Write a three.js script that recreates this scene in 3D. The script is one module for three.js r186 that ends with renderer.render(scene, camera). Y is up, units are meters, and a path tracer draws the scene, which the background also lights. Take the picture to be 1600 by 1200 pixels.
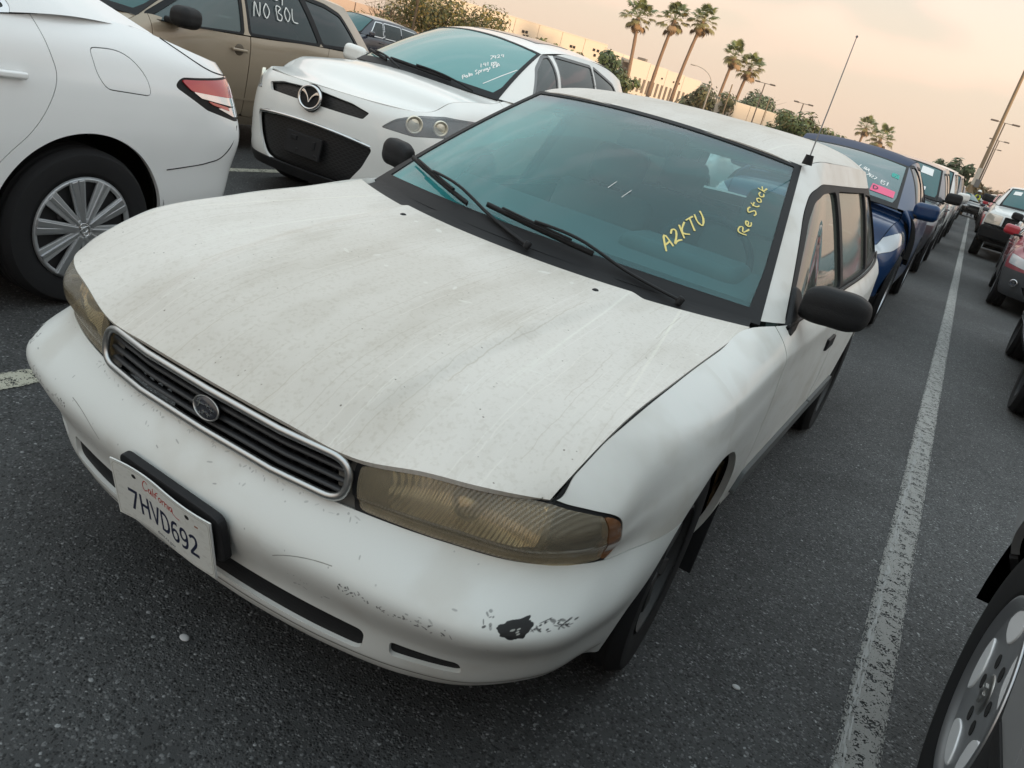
import * as THREE from 'three';
import { mergeGeometries } from 'three/addons/utils/BufferGeometryUtils.js';
import { RoundedBoxGeometry } from 'three/addons/geometries/RoundedBoxGeometry.js';
import { MarchingCubes } from 'three/addons/objects/MarchingCubes.js';

// ------------------------------------------------------------------ camera, sky, sun, exposure
const scene = new THREE.Scene();
const D2R = Math.PI / 180;
const camera = new THREE.PerspectiveCamera(51.126, 4 / 3, 0.05, 3000);
camera.rotation.order = 'YXZ';
camera.position.set(1.1526, 1.4113, 1.9097);
camera.rotation.set(-20.8897 * D2R, 25.5063 * D2R, 15.5161 * D2R);
scene.add(camera);
const renderer = new THREE.WebGLRenderer({ antialias: true });
renderer.toneMapping = THREE.LinearToneMapping;
renderer.toneMappingExposure = 1.2;
renderer.shadowMap.enabled = true;

function mulberry(a) { return () => { a |= 0; a = a + 0x6D2B79F5 | 0; let t = Math.imul(a ^ a >>> 15, 1 | a); t = t + Math.imul(t ^ t >>> 7, 61 | t) ^ t; return ((t ^ t >>> 14) >>> 0) / 4294967296; }; }
const clamp = (x, a, b) => Math.min(b, Math.max(a, x)), lerp = (a, b, t) => a + (b - a) * t;
const sst = (a, b, x) => { const t = clamp((x - a) / (b - a), 0, 1); return t * t * (3 - 2 * t); };
// tiling value noise, period P
const hash2 = (x, y, s) => { let h = Math.imul(x, 374761393) ^ Math.imul(y, 668265263) ^ Math.imul(s, 1442695041); h = Math.imul(h ^ h >>> 13, 1274126177); return ((h ^ h >>> 16) >>> 0) / 4294967296; };
function vnoise(x, y, P, s) {
  const xi = Math.floor(x), yi = Math.floor(y), fx = x - xi, fy = y - yi, u = fx * fx * (3 - 2 * fx), v = fy * fy * (3 - 2 * fy), m = a => ((a % P) + P) % P;
  return lerp(lerp(hash2(m(xi), m(yi), s), hash2(m(xi + 1), m(yi), s), u), lerp(hash2(m(xi), m(yi + 1), s), hash2(m(xi + 1), m(yi + 1), s), u), v);
}
function fbm(x, y, P, s, o = 4) { let a = 0, w = .5, t = 0; for (let i = 0; i < o; i++) { a += w * vnoise(x, y, P, s + i * 17); t += w; w *= .5; x *= 2; y *= 2; P *= 2; } return a / t; }
const toS = c => { c = clamp(c, 0, 1); return 255 * (c <= .0031308 ? 12.92 * c : 1.055 * Math.pow(c, 1 / 2.4) - .055); };
function tex(w, h, fn, srgb = true, rep) {        // fn(x,y) -> [r,g,b] linear (srgb) or raw
  const d = new Uint8Array(w * h * 4);
  for (let y = 0; y < h; y++) for (let x = 0; x < w; x++) { const c = fn(x / w, y / h), k = (y * w + x) * 4; for (let i = 0; i < 3; i++) d[k + i] = srgb ? toS(c[i]) : clamp(c[i], 0, 1) * 255; d[k + 3] = 255; }
  const t = new THREE.DataTexture(d, w, h); t.wrapS = t.wrapT = THREE.RepeatWrapping; t.magFilter = THREE.LinearFilter; t.minFilter = THREE.LinearMipmapLinearFilter; t.generateMipmaps = true;
  if (srgb) t.colorSpace = THREE.SRGBColorSpace; if (rep) t.repeat.set(rep, rep); t.needsUpdate = true; return t;
}
function canvasTex(w, h, draw) { const c = document.createElement('canvas'); c.width = w; c.height = h; draw(c.getContext('2d'), w, h); const t = new THREE.CanvasTexture(c); t.colorSpace = THREE.SRGBColorSpace; t.wrapS = t.wrapT = THREE.RepeatWrapping; return t; }

{ // dawn sky: peach haze low down, pale grey-blue high up, thin pink-lit cloud streaks
  const W = 1024, H = 512, d = new Float32Array(W * H * 4);
  const stops = [[-1, [.20, .19, .18]], [-.05, [.42, .37, .33]], [0, [.70, .545, .43]], [.05, [.755, .60, .465]], [.11, [.785, .665, .525]], [.18, [.765, .695, .585]], [.28, [.69, .695, .66]], [.5, [.92, .97, .95]], [.75, [.92, 1.06, 1.10]], [1, [.86, 1.04, 1.12]]];
  for (let y = 0; y < H; y++) for (let x = 0; x < W; x++) {
    const el = ((y + .5) / H - .5) * Math.PI, s = Math.sin(el); let i = 0; while (i < stops.length - 2 && s > stops[i + 1][0]) i++;
    const t = clamp((s - stops[i][0]) / (stops[i + 1][0] - stops[i][0]), 0, 1), c = [0, 1, 2].map(k => lerp(stops[i][1][k], stops[i + 1][1][k], t));
    const n = fbm(x / W * 28, (y / H) * 60, 28, 5, 5), m = fbm(x / W * 9, y / H * 16, 9, 77, 3);
    const cl = sst(.44, .60, n) * sst(.28, .44, m) * sst(.02, .12, s) * (1 - sst(.75, 1, s));
    const warm = 1 - sst(.15, .6, s), k = (y * W + x) * 4;
    c[0] += cl * (.20 + .05 * warm); c[1] += cl * (.075 + .06 * (1 - warm)); c[2] += cl * (.055 + .09 * (1 - warm)); const gr = sst(.2, .8, fbm(x / W * 6 + 3, y / H * 9, 6, 301, 3)) * sst(.12, .3, s) * (1 - warm * .4); c[0] -= .10 * gr; c[1] -= .05 * gr; c[2] -= .0 * gr;
    d[k] = c[0]; d[k + 1] = c[1]; d[k + 2] = c[2]; d[k + 3] = 1;
  }
  const t = new THREE.DataTexture(d, W, H, THREE.RGBAFormat, THREE.FloatType); t.mapping = THREE.EquirectangularReflectionMapping; t.magFilter = THREE.LinearFilter; t.needsUpdate = true;
  scene.background = t; scene.environment = t;
}
const sun = new THREE.DirectionalLight(new THREE.Color(1, .72, .46), 4.2);
sun.position.set(110, 11, 30); sun.castShadow = true; sun.shadow.radius = 8; sun.shadow.mapSize.set(2048, 2048);
Object.assign(sun.shadow.camera, { left: -150, right: 90, top: 60, bottom: -60, near: 1, far: 400 }); scene.add(sun); scene.add(sun.target);
scene.fog = new THREE.FogExp2(new THREE.Color(.80, .66, .55), .00035);

// ------------------------------------------------------------------ naming
const used = {};
function numbered(n) { n = n.replace(/_\d{3}$/, ''); const k = used[n] = (used[n] ?? -1) + 1; return k ? n + '_' + String(k).padStart(3, '0') : n; }
function tag(o, label, category, group, kind) { o.userData = {}; if (label) o.userData.label = label; if (category) o.userData.category = category; if (group) o.userData.group = group; if (kind) o.userData.kind = kind; return o; }
function shadowed(o) { o.traverse(m => { if (m.isMesh) { m.castShadow = true; m.receiveShadow = true; } }); return o; }
function thing(name, label, category, pos = [0, 0, 0], turn = 0, group) { const o = new THREE.Group(); o.name = numbered(name); tag(o, label, category, group); o.position.set(...pos); o.rotation.y = turn; scene.add(o); return o; }
function part(name, geo, mat, parent) { const g = Array.isArray(geo) ? mg(geo) : geo; const m = new THREE.Mesh(g, mat); m.name = name; m.castShadow = m.receiveShadow = true; parent.add(m); return m; }
function struct(name, geo, mat) { const m = part(name, geo, mat, scene); m.name = numbered(name); m.userData.kind = 'structure'; return m; }
function mg(a) { a = a.filter(Boolean).map(g => { const h = g.index ? g.clone() : idx(g); for (const k of Object.keys(h.attributes)) if (!['position', 'normal', 'uv'].includes(k)) h.deleteAttribute(k); return h; }); return a.length > 1 ? mergeGeometries(a) : a[0]; }
function idx(g) { const n = g.attributes.position.count; g = g.clone(); g.setIndex([...Array(n).keys()]); return g; }

// ------------------------------------------------------------------ curves and surfaces
const sub = (a, b) => [a[0] - b[0], a[1] - b[1], a[2] - b[2]], len = a => Math.hypot(a[0], a[1], a[2]), cross = (a, b) => [a[1] * b[2] - a[2] * b[1], a[2] * b[0] - a[0] * b[2], a[0] * b[1] - a[1] * b[0]];
const nrm = a => { const l = len(a) || 1; return [a[0] / l, a[1] / l, a[2] / l]; }, mad = (a, b, k) => [a[0] + b[0] * k, a[1] + b[1] * k, a[2] + b[2] * k];
function herm(a, b, c, d, h0, h1, h2, t) {
  const o = [0, 0, 0], t2 = t * t, t3 = t2 * t, A = 2 * t3 - 3 * t2 + 1, B = t3 - 2 * t2 + t, C = -2 * t3 + 3 * t2, E = t3 - t2;
  for (let k = 0; k < 3; k++) {
    const s1 = (c[k] - b[k]) / h1; let m1 = a ? ((b[k] - a[k]) / h0 * h1 + s1 * h0) / (h0 + h1) : null, m2 = d ? ((d[k] - c[k]) / h2 * h1 + s1 * h2) / (h1 + h2) : null;
    if (m1 === null) m1 = m2 === null ? s1 : 1.5 * s1 - .5 * m2; if (m2 === null) m2 = 1.5 * s1 - .5 * m1;
    o[k] = A * b[k] + B * h1 * m1 + C * c[k] + E * h1 * m2;
  } return o;
}
function net(P, sym) {              // P[column][row] = [x,y,z]; returns S(u,v) with knots at whole numbers
  const n = P.length, m = P[0].length, hv = [], hu = [];
  for (let j = 0; j < m - 1; j++) { let s = 0; for (let i = 0; i < n; i++) s += len(sub(P[i][j + 1], P[i][j])); hv.push(s / n + 1e-5); }
  for (let i = 0; i < n - 1; i++) { let s = 0; for (let j = 0; j < m; j++) s += len(sub(P[i + 1][j], P[i][j])); hu.push(s / m + 1e-5); }
  const col = (C, v) => { const j = clamp(Math.floor(v), 0, m - 2); return herm(C[j - 1], C[j], C[j + 1], C[j + 2], hv[j - 1], hv[j], hv[j + 1], v - j); };
  const mx = p => [-p[0], p[1], p[2]];
  return (u, v) => { const i = clamp(Math.floor(u), 0, n - 2); let a = i > 0 ? col(P[i - 1], v) : sym ? mx(col(P[1], v)) : null; return herm(a, col(P[i], v), col(P[i + 1], v), P[i + 2] ? col(P[i + 2], v) : null, i > 0 ? hu[i - 1] : hu[0], hu[i], hu[i + 1], u - i); };
}
function curve(P, n, closed) {      // points along a smooth curve through P
  const o = [], N = P.length, g = i => closed ? P[(i + N) % N] : P[i], z = p => p && (p.length < 3 ? [p[0], p[1], 0] : p);
  for (let i = 0; i < (closed ? N : N - 1); i++) for (let k = 0; k < n; k++) { const a = z(g(i - 1)), b = z(g(i)), c = z(g(i + 1)), d = z(g(i + 2)); o.push(herm(a, b, c, d, a ? len(sub(b, a)) + 1e-5 : 1, len(sub(c, b)) + 1e-5, d ? len(sub(d, c)) + 1e-5 : 1, k / n)); }
  if (!closed) o.push(z(P[N - 1])); return o;
}
function rp(pts, r, n = 5) {        // polygon with rounded corners
  const o = [], N = pts.length;
  pts.forEach((p, i) => { const a = pts[(i + N - 1) % N], b = pts[(i + 1) % N], R = p[2] ?? r, da = Math.hypot(a[0] - p[0], a[1] - p[1]), db = Math.hypot(b[0] - p[0], b[1] - p[1]), ra = Math.min(R, da * .48), rb = Math.min(R, db * .48); const A = [p[0] + (a[0] - p[0]) * ra / da, p[1] + (a[1] - p[1]) * ra / da], B = [p[0] + (b[0] - p[0]) * rb / db, p[1] + (b[1] - p[1]) * rb / db]; for (let k = 0; k <= n; k++) { const t = k / n; o.push([lerp(lerp(A[0], p[0], t), lerp(p[0], B[0], t), t), lerp(lerp(A[1], p[1], t), lerp(p[1], B[1], t), t)]); } });
  return o;
}
function pin(poly) {                // signed distance to a polygon, positive inside
  const N = poly.length; let x0 = 1e9, x1 = -1e9, y0 = 1e9, y1 = -1e9; for (const p of poly) { x0 = Math.min(x0, p[0]); x1 = Math.max(x1, p[0]); y0 = Math.min(y0, p[1]); y1 = Math.max(y1, p[1]); }
  return (x, y) => {
    const bx = Math.max(x0 - x, x - x1, 0), by = Math.max(y0 - y, y - y1, 0), bd = Math.hypot(bx, by); if (bd > .15) return -bd;
    let d = 1e9, ins = false;
    for (let i = 0, j = N - 1; i < N; j = i++) { const ax = poly[j][0], ay = poly[j][1], ex = poly[i][0] - ax, ey = poly[i][1] - ay, wx = x - ax, wy = y - ay, t = clamp((wx * ex + wy * ey) / (ex * ex + ey * ey + 1e-12), 0, 1), qx = wx - ex * t, qy = wy - ey * t; d = Math.min(d, qx * qx + qy * qy); if ((ay > y) !== (poly[i][1] > y) && x < (poly[i][0] - ax) * (y - ay) / (poly[i][1] - ay) + ax) ins = !ins; }
    d = Math.sqrt(d); return ins ? d : -d;
  };
}
function mkGeo(pos, nor, uv, ind) { const g = new THREE.BufferGeometry(); g.setAttribute('position', new THREE.Float32BufferAttribute(pos, 3)); g.setAttribute('normal', new THREE.Float32BufferAttribute(nor, 3)); g.setAttribute('uv', new THREE.Float32BufferAttribute(uv, 2)); g.setIndex(ind); return g; }
// piece of a surface S(u,v) where f(p,u,v) > 0; lip: depth of the folded edge; off: distance above S
function trim(S, U, Vr, f, o = {}) {
  const [u0, u1, nu] = U, [v0, v1, nv] = Vr, off = o.off || 0, lip = o.lip || 0, e = 1e-3, uvf = o.uv || ((p, u, v) => [u, v]), F = f || (() => 1);
  const nAt = (u, v) => { const ua = clamp(u - e, u0, u1), ub = clamp(u + e, u0, u1), va = clamp(v - e, v0, v1), vb = clamp(v + e, v0, v1); let n = cross(sub(S(ub, v), S(ua, v)), sub(S(u, vb), S(u, va))); if (len(n) < 1e-14) { const uu = clamp(u, u0 + .02 * (u1 - u0), u1 - .02 * (u1 - u0)), vv = clamp(v, v0 + .02 * (v1 - v0), v1 - .02 * (v1 - v0)); n = cross(sub(S(uu + e, vv), S(uu - e, vv)), sub(S(uu, vv + e), S(uu, vv - e))); } n = nrm(n); return o.flip ? [-n[0], -n[1], -n[2]] : n; };
  const pos = [], nor = [], uv = [], ind = [], G = [], vid = new Map();
  const add = (u, v) => { const p = S(u, v), n = nAt(u, v), q = off ? mad(p, n, off) : p; pos.push(...q); nor.push(...n); uv.push(...uvf(p, u, v)); return pos.length / 3 - 1; };
  for (let j = 0; j <= nv; j++) for (let i = 0; i <= nu; i++) { const u = lerp(u0, u1, i / nu), v = lerp(v0, v1, j / nv); G.push({ u, v, f: F(S(u, v), u, v), id: -1 }); }
  const gid = k => { const g = G[k]; if (g.id < 0) g.id = add(g.u, g.v); return g.id; };
  const cut = (a, b) => { const key = a < b ? a * 1e6 + b : b * 1e6 + a; if (vid.has(key)) return vid.get(key); let A = G[a], B = G[b], ta = 0, tb = 1, fa = A.f, fb = B.f, t = .5; for (let k = 0; k < 4; k++) { t = ta + (tb - ta) * clamp(fa / (fa - fb), .02, .98); const u = lerp(A.u, B.u, t), v = lerp(A.v, B.v, t), ff = F(S(u, v), u, v); if ((ff > 0) === (fa > 0)) { ta = t; fa = ff; } else { tb = t; fb = ff; } } const id = add(lerp(A.u, B.u, t), lerp(A.v, B.v, t)); vid.set(key, id); return id; };
  const edges = [];
  const tri = (a, b, c) => { const K = [a, b, c], P = [], Z = []; for (let i = 0; i < 3; i++) { const x = K[i], y = K[(i + 1) % 3], ix = G[x].f > 0, iy = G[y].f > 0; if (ix) P.push(gid(x)); if (ix !== iy) { const q = cut(x, y); P.push(q); Z.push([q, ix]); } } for (let i = 1; i + 1 < P.length; i++) o.flip ? ind.push(P[0], P[i + 1], P[i]) : ind.push(P[0], P[i], P[i + 1]); if (Z.length === 2) { const [p, q] = Z; edges.push(p[1] ? [p[0], q[0]] : [q[0], p[0]]); } };
  for (let j = 0; j < nv; j++) for (let i = 0; i < nu; i++) { const a = j * (nu + 1) + i, b = a + 1, c = a + nu + 1, d = c + 1; if ((i + j) & 1) { tri(a, b, c); tri(b, d, c); } else { tri(a, b, d); tri(a, d, c); } }
  if (o.border) { const E = (a, b) => { if (G[a].f > 0 && G[b].f > 0) edges.push([gid(a), gid(b)]); }; const bd = o.border; for (let i = 0; i < nu; i++) { if (bd.includes('b')) E(i, i + 1); if (bd.includes('t')) E(nv * (nu + 1) + i, nv * (nu + 1) + i + 1); } for (let j = 0; j < nv; j++) { if (bd.includes('l')) E(j * (nu + 1), (j + 1) * (nu + 1)); if (bd.includes('r')) E(j * (nu + 1) + nu, (j + 1) * (nu + 1) + nu); } }
  if (lip) for (const [a, b] of edges) {
    const A = pos.slice(a * 3, a * 3 + 3), B = pos.slice(b * 3, b * 3 + 3), na = nor.slice(a * 3, a * 3 + 3), nb = nor.slice(b * 3, b * 3 + 3), C = mad(B, nb, -lip), Dd = mad(A, na, -lip), n = nrm(cross(sub(B, A), sub(C, A))), k = pos.length / 3;
    pos.push(...A, ...B, ...C, ...Dd); nor.push(...n, ...n, ...n, ...n); for (const q of [a, b, b, a]) uv.push(uv[q * 2], uv[q * 2 + 1]); ind.push(k, k + 1, k + 2, k, k + 2, k + 3);
  }
  return ind.length ? mkGeo(pos, nor, uv, ind) : null;
}
function mir(g) { if (!g) return null; g = g.index ? g.clone() : idx(g); const p = g.attributes.position, n = g.attributes.normal; for (let i = 0; i < p.count; i++) { p.setX(i, -p.getX(i)); n.setX(i, -n.getX(i)); } const a = g.index.array; for (let i = 0; i < a.length; i += 3) { const t = a[i + 1]; a[i + 1] = a[i + 2]; a[i + 2] = t; } return g; }
// tube of varying radius along points
function tube(P, r, seg = 8, closed) { const pos = [], nor = [], uv = [], ind = [], N = P.length; let up = [0, 1, 0]; for (let i = 0; i < N; i++) { const t = nrm(sub(P[closed ? (i + 1) % N : Math.min(N - 1, i + 1)], P[closed ? (i + N - 1) % N : Math.max(0, i - 1)])); if (i === 0 && Math.abs(t[1]) > .9) up = [1, 0, 0]; const b = nrm(cross(t, up)), n = cross(b, t); up = n; const R = typeof r === 'function' ? r(i / (N - 1)) : r; const rx = Array.isArray(R) ? R[0] : R, ry = Array.isArray(R) ? R[1] : R; for (let k = 0; k <= seg; k++) { const a = k / seg * 2 * Math.PI, c = Math.cos(a), s = Math.sin(a); pos.push(P[i][0] + b[0] * c * rx + n[0] * s * ry, P[i][1] + b[1] * c * rx + n[1] * s * ry, P[i][2] + b[2] * c * rx + n[2] * s * ry); nor.push(b[0] * c + n[0] * s, b[1] * c + n[1] * s, b[2] * c + n[2] * s); uv.push(i / N, k / seg); } } const M = closed ? N : N - 1; for (let i = 0; i < M; i++) for (let k = 0; k < seg; k++) { const a = i * (seg + 1) + k, b = ((i + 1) % N) * (seg + 1) + k; ind.push(a, b, a + 1, a + 1, b, b + 1); } if (!closed) for (const [i, s] of [[0, 1], [N - 1, -1]]) { const c = pos.length / 3, t = nrm(sub(P[i], P[i ? N - 2 : 1])); pos.push(...P[i]); nor.push(...t); uv.push(0, 0); for (let k = 0; k < seg; k++) { const a = i * (seg + 1) + k; s > 0 ? ind.push(c, a, a + 1) : ind.push(c, a + 1, a); } } return mkGeo(pos, nor, uv, ind); }
function at(g, p, r, s) { g = g.clone(); if (s) Array.isArray(s) ? g.scale(...s) : g.scale(s, s, s); if (r) { const m = new THREE.Matrix4().makeRotationFromEuler(new THREE.Euler(r[0], r[1], r[2])); g.applyMatrix4(m); } g.translate(...p); return g; }
const box = (w, h, d, r = .006) => r ? new RoundedBoxGeometry(w, h, d, 2, Math.min(r, w * .45, h * .45, d * .45)) : new THREE.BoxGeometry(w, h, d);
const lathe = (pts, n = 40) => { const g = new THREE.LatheGeometry(pts.map(p => new THREE.Vector2(p[0], p[1])), n); g.rotateZ(-Math.PI / 2); return g; };  // axis +x
function ext(poly, depth, bev = .003, holes) { const s = new THREE.Shape(poly.map(p => new THREE.Vector2(p[0], p[1]))); for (const h of holes || []) s.holes.push(new THREE.Path(h.map(p => new THREE.Vector2(p[0], p[1])))); return new THREE.ExtrudeGeometry(s, { depth, bevelEnabled: bev > 0, bevelSize: bev, bevelThickness: bev, bevelSegments: 2, curveSegments: 8 }); }
// rounded lump through rings: rings of [x,y,z] closed
function blob(rings, cap = true) { const R = rings.map(r => r.concat([r[0]])), n = R.length, m = R[0].length, S = net(R); return trim((u, v) => S(u, v), [0, n - 1, (n - 1) * 6], [0, m - 1, (m - 1) * 4], null); }
function smooth(g) { g.deleteAttribute('normal'); g.computeVertexNormals(); return g; }

// ------------------------------------------------------------------ materials
const C = (r, g, b) => new THREE.Color().setRGB(r, g, b);
const std = (c, r = .6, o = {}) => new THREE.MeshStandardMaterial({ color: Array.isArray(c) ? C(...c) : c, roughness: r, ...o });
const phy = (c, r = .4, o = {}) => new THREE.MeshPhysicalMaterial({ color: Array.isArray(c) ? C(...c) : c, roughness: r, ...o });
const paint = (c, o = {}) => phy(c, .42, { clearcoat: .8, clearcoatRoughness: .08, ...o });
const fineN = tex(256, 256, (x, y) => { const a = .35 + .5 * fbm(x * 24, y * 24, 24, 9, 4); return [a, a, a]; }, false);
const M = {
  rubber: phy([.014, .014, .015], .85, { specularIntensity: .5, bumpMap: fineN, bumpScale: .0015 }), black: phy([.008, .008, .009], .55, { specularIntensity: .5 }), trim: phy([.013, .013, .014], .6, { specularIntensity: .5, bumpMap: fineN, bumpScale: .0012 }), dark: std([.006, .006, .006], .95),
  greyTrim: std([.075, .08, .08], .6, { bumpMap: fineN, bumpScale: .001 }), chrome: std([.62, .62, .62], .16, { metalness: 1 }), chromeDull: std([.50, .50, .49], .34, { metalness: 1 }), alloy: std([.52, .53, .55], .36, { metalness: .9 }), steel: std([.20, .20, .20], .5, { metalness: .8 }), silverPaint: phy([.42, .43, .44], .38, { metalness: .5, clearcoat: .4 }),
  glassDark: phy([.012, .022, .024], .05, { specularIntensity: 1 }), glassTeal: phy([.05, .17, .17], .04, { transmission: .5, thickness: 0 }), glassClear: phy([.75, .82, .80], .03, { transmission: .92, thickness: 0 }), glassSmoke: phy([.10, .12, .12], .03, { transmission: .7, thickness: 0 }),
  lampClear: phy([.8, .82, .84], .06, { transmission: .85, thickness: 0 }), amber: phy([.42, .12, .02], .3, { clearcoat: .6 }), red: phy([.42, .012, .02], .2, { clearcoat: .8 }), fabric: std([.055, .05, .045], .95), fabricTan: std([.32, .20, .11], .9), fabricDark: std([.03, .032, .035], .95), plateWhite: std([.62, .62, .60], .5), white: std([.78, .78, .76], .5),
};
// ------------------------------------------------------------------ ground
const asphalt = (() => {
  const N = 2048, h = new Float32Array(N * N), c = new Float32Array(N * N), r = mulberry(11);
  for (let y = 0; y < N; y++) for (let x = 0; x < N; x++) { const a = fbm(x / N * 40, y / N * 40, 40, 3, 4), b = hash2(x, y, 4); h[y * N + x] = .25 + .3 * a * b; c[y * N + x] = .036 + .034 * a + .012 * b; }
  for (let k = 0; k < 170000; k++) { const cx = r() * N, cy = r() * N, R = 1.3 + 2.6 * r() * r(), e = .6 + .8 * r(), an = r() * 3.14, q = r(), br = .022 + .165 * Math.pow(q, 1.9) + (q > .98 ? .13 : 0), H = .45 + .5 * r(), ca = Math.cos(an), sa = Math.sin(an), n = Math.ceil(R * 1.6); for (let j = -n; j <= n; j++) for (let i = -n; i <= n; i++) { const u = (i * ca + j * sa) / R, v = (-i * sa + j * ca) / (R * e), d = u * u + v * v; if (d < 1) { const p = ((Math.floor(cy) + j + N) % N) * N + (Math.floor(cx) + i + N) % N; h[p] = Math.max(h[p], H * (1 - .5 * d)); c[p] = br * (.85 + .3 * hash2(i + 9, j + 9, k)); } } }
  const mk = (s, a) => { const d = new Uint8Array(N * N * 4); for (let i = 0; i < N * N; i++) { const v = s ? toS(a[i]) : clamp(a[i], 0, 1) * 255; d[i * 4] = v * (s ? 1.0 : 1); d[i * 4 + 1] = v * (s ? .995 : 1); d[i * 4 + 2] = v * (s ? .985 : 1); d[i * 4 + 3] = 255; } const t = new THREE.DataTexture(d, N, N); t.wrapS = t.wrapT = THREE.RepeatWrapping; t.magFilter = THREE.LinearFilter; t.minFilter = THREE.LinearMipmapLinearFilter; t.generateMipmaps = true; if (s) t.colorSpace = THREE.SRGBColorSpace; t.needsUpdate = true; return t; };
  return { map: mk(true, c), bump: mk(false, h) };
})();
{
  const xs = [], zs = []; const line = (a, b, s, arr) => { for (let v = a; v < b; v += s) arr.push(v); };
  [-1500, -700, -350, -180, -100, -60, -40, -28, -20].forEach(v => xs.push(v)); line(-15, 8, .35, xs);[8, 11, 15, 20, 30, 60, 120, 300, 800, 1500].forEach(v => xs.push(v));
  [-2000, -900, -450, -250, -160, -110, -80, -60, -45, -36].forEach(v => zs.push(v)); line(-30, 5, .35, zs);[5, 8, 12, 20, 40, 80, 200, 600, 1500].forEach(v => zs.push(v));
  const pos = [], nor = [], uv = [], col = [], ind = [], n = xs.length;
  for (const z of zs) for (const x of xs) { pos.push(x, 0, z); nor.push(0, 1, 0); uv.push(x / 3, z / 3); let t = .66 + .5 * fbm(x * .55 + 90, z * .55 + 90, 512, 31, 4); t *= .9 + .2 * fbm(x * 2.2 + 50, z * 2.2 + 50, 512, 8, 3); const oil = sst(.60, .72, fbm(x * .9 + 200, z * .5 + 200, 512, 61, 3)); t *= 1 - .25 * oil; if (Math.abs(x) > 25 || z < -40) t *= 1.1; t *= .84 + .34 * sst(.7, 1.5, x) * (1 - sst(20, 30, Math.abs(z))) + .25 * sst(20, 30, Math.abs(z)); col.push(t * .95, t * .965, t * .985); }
  for (let j = 0; j < zs.length - 1; j++) for (let i = 0; i < n - 1; i++) { const a = j * n + i; ind.push(a, a + n, a + 1, a + 1, a + n, a + n + 1); }
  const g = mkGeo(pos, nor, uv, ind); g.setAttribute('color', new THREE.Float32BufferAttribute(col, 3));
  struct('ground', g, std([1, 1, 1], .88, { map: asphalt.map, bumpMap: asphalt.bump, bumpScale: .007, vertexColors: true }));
}
// painted lines: worn paint, its own sheet 4 mm above
const lineWear = (() => { const N = 1024, d = new Uint8Array(N * N * 4); for (let y = 0; y < N; y++) for (let x = 0; x < N; x++) { const u = x / N, v = y / N, e = Math.min(u, 1 - u), n = fbm(u * 40, v * 160, 64, 15, 4), m = fbm(u * 8, v * 8, 8, 44, 3), f = hash2(x >> 1, y >> 1, 6); const keep = n * .8 + .2 * f + e * 1.5 - .28 * m > .345 + .06 * (e < .06 ? 1 : 0); const sp = vnoise(u * 30, v * 372, 372, 91), sq = fbm(u * 5, v * 62, 62, 92, 3), hole = sp > .86 - .42 * sst(.45, .75, sq); const k = (y * N + x) * 4; d[k] = d[k + 1] = d[k + 2] = keep && !hole ? 255 : 0; d[k + 3] = 255; } const t = new THREE.DataTexture(d, N, N); t.wrapS = t.wrapT = THREE.RepeatWrapping; t.magFilter = THREE.LinearFilter; t.needsUpdate = true; return t; })();
const linePaint = std([.37, .365, .345], .85, { alphaMap: lineWear, alphaTest: .5, bumpMap: asphalt.bump, bumpScale: .003 });
const lineDim = std([.42, .40, .32], .8, { alphaMap: lineWear, alphaTest: .5 });
function strip(name, a, b, w, y, mat, n = 40) { const dx = b[0] - a[0], dz = b[1] - a[1], L = Math.hypot(dx, dz), px = -dz / L * w / 2, pz = dx / L * w / 2, pos = [], nor = [], uv = [], ind = []; for (let i = 0; i <= n; i++) { const t = i / n, x = a[0] + dx * t, z = a[1] + dz * t, j = .004 * (hash2(i, 3, 5) - .5); pos.push(x + px + j, y, z + pz, x - px + j, y, z - pz); nor.push(0, 1, 0, 0, 1, 0); uv.push(0, t * L / 1.5, 1, t * L / 1.5); if (i < n) { const k = i * 2; ind.push(k, k + 1, k + 2, k + 1, k + 3, k + 2); } } const g = mkGeo(pos, nor, uv, ind); const nn = cross([pos[3] - pos[0], 0, pos[5] - pos[2]], [pos[6] - pos[0], 0, pos[8] - pos[2]])[1]; if (nn < 0) { const A = g.index.array; for (let i = 0; i < A.length; i += 3) { const t = A[i + 1]; A[i + 1] = A[i + 2]; A[i + 2] = t; } } return struct(name, g, mat); }
strip('lane_line', [1.49, 3.2], [.55, -58], .118, .004, linePaint, 90);
strip('lane_line_flakes', [1.43, 3.2], [1.37, -3.5], .02, .0045, std([.30, .30, .29], .8, { alphaMap: (() => { const t = tex(64, 512, (u, v) => { const a = fbm(u * 6, v * 50, 64, 71, 3) > .52 ? 1 : 0; return [a, a, a]; }, false); return t; })(), alphaTest: .5 }));
strip('lane_line', [-1.39, 3.2], [-1.46, -12], .118, .004, lineDim);
strip('lane_line', [-4.33, -1.4], [-4.42, -9], .11, .004, lineDim);
strip('asphalt_seam', [.28, 1.35], [.62, .72], .022, .004, std([.012, .012, .012], .7));
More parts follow.
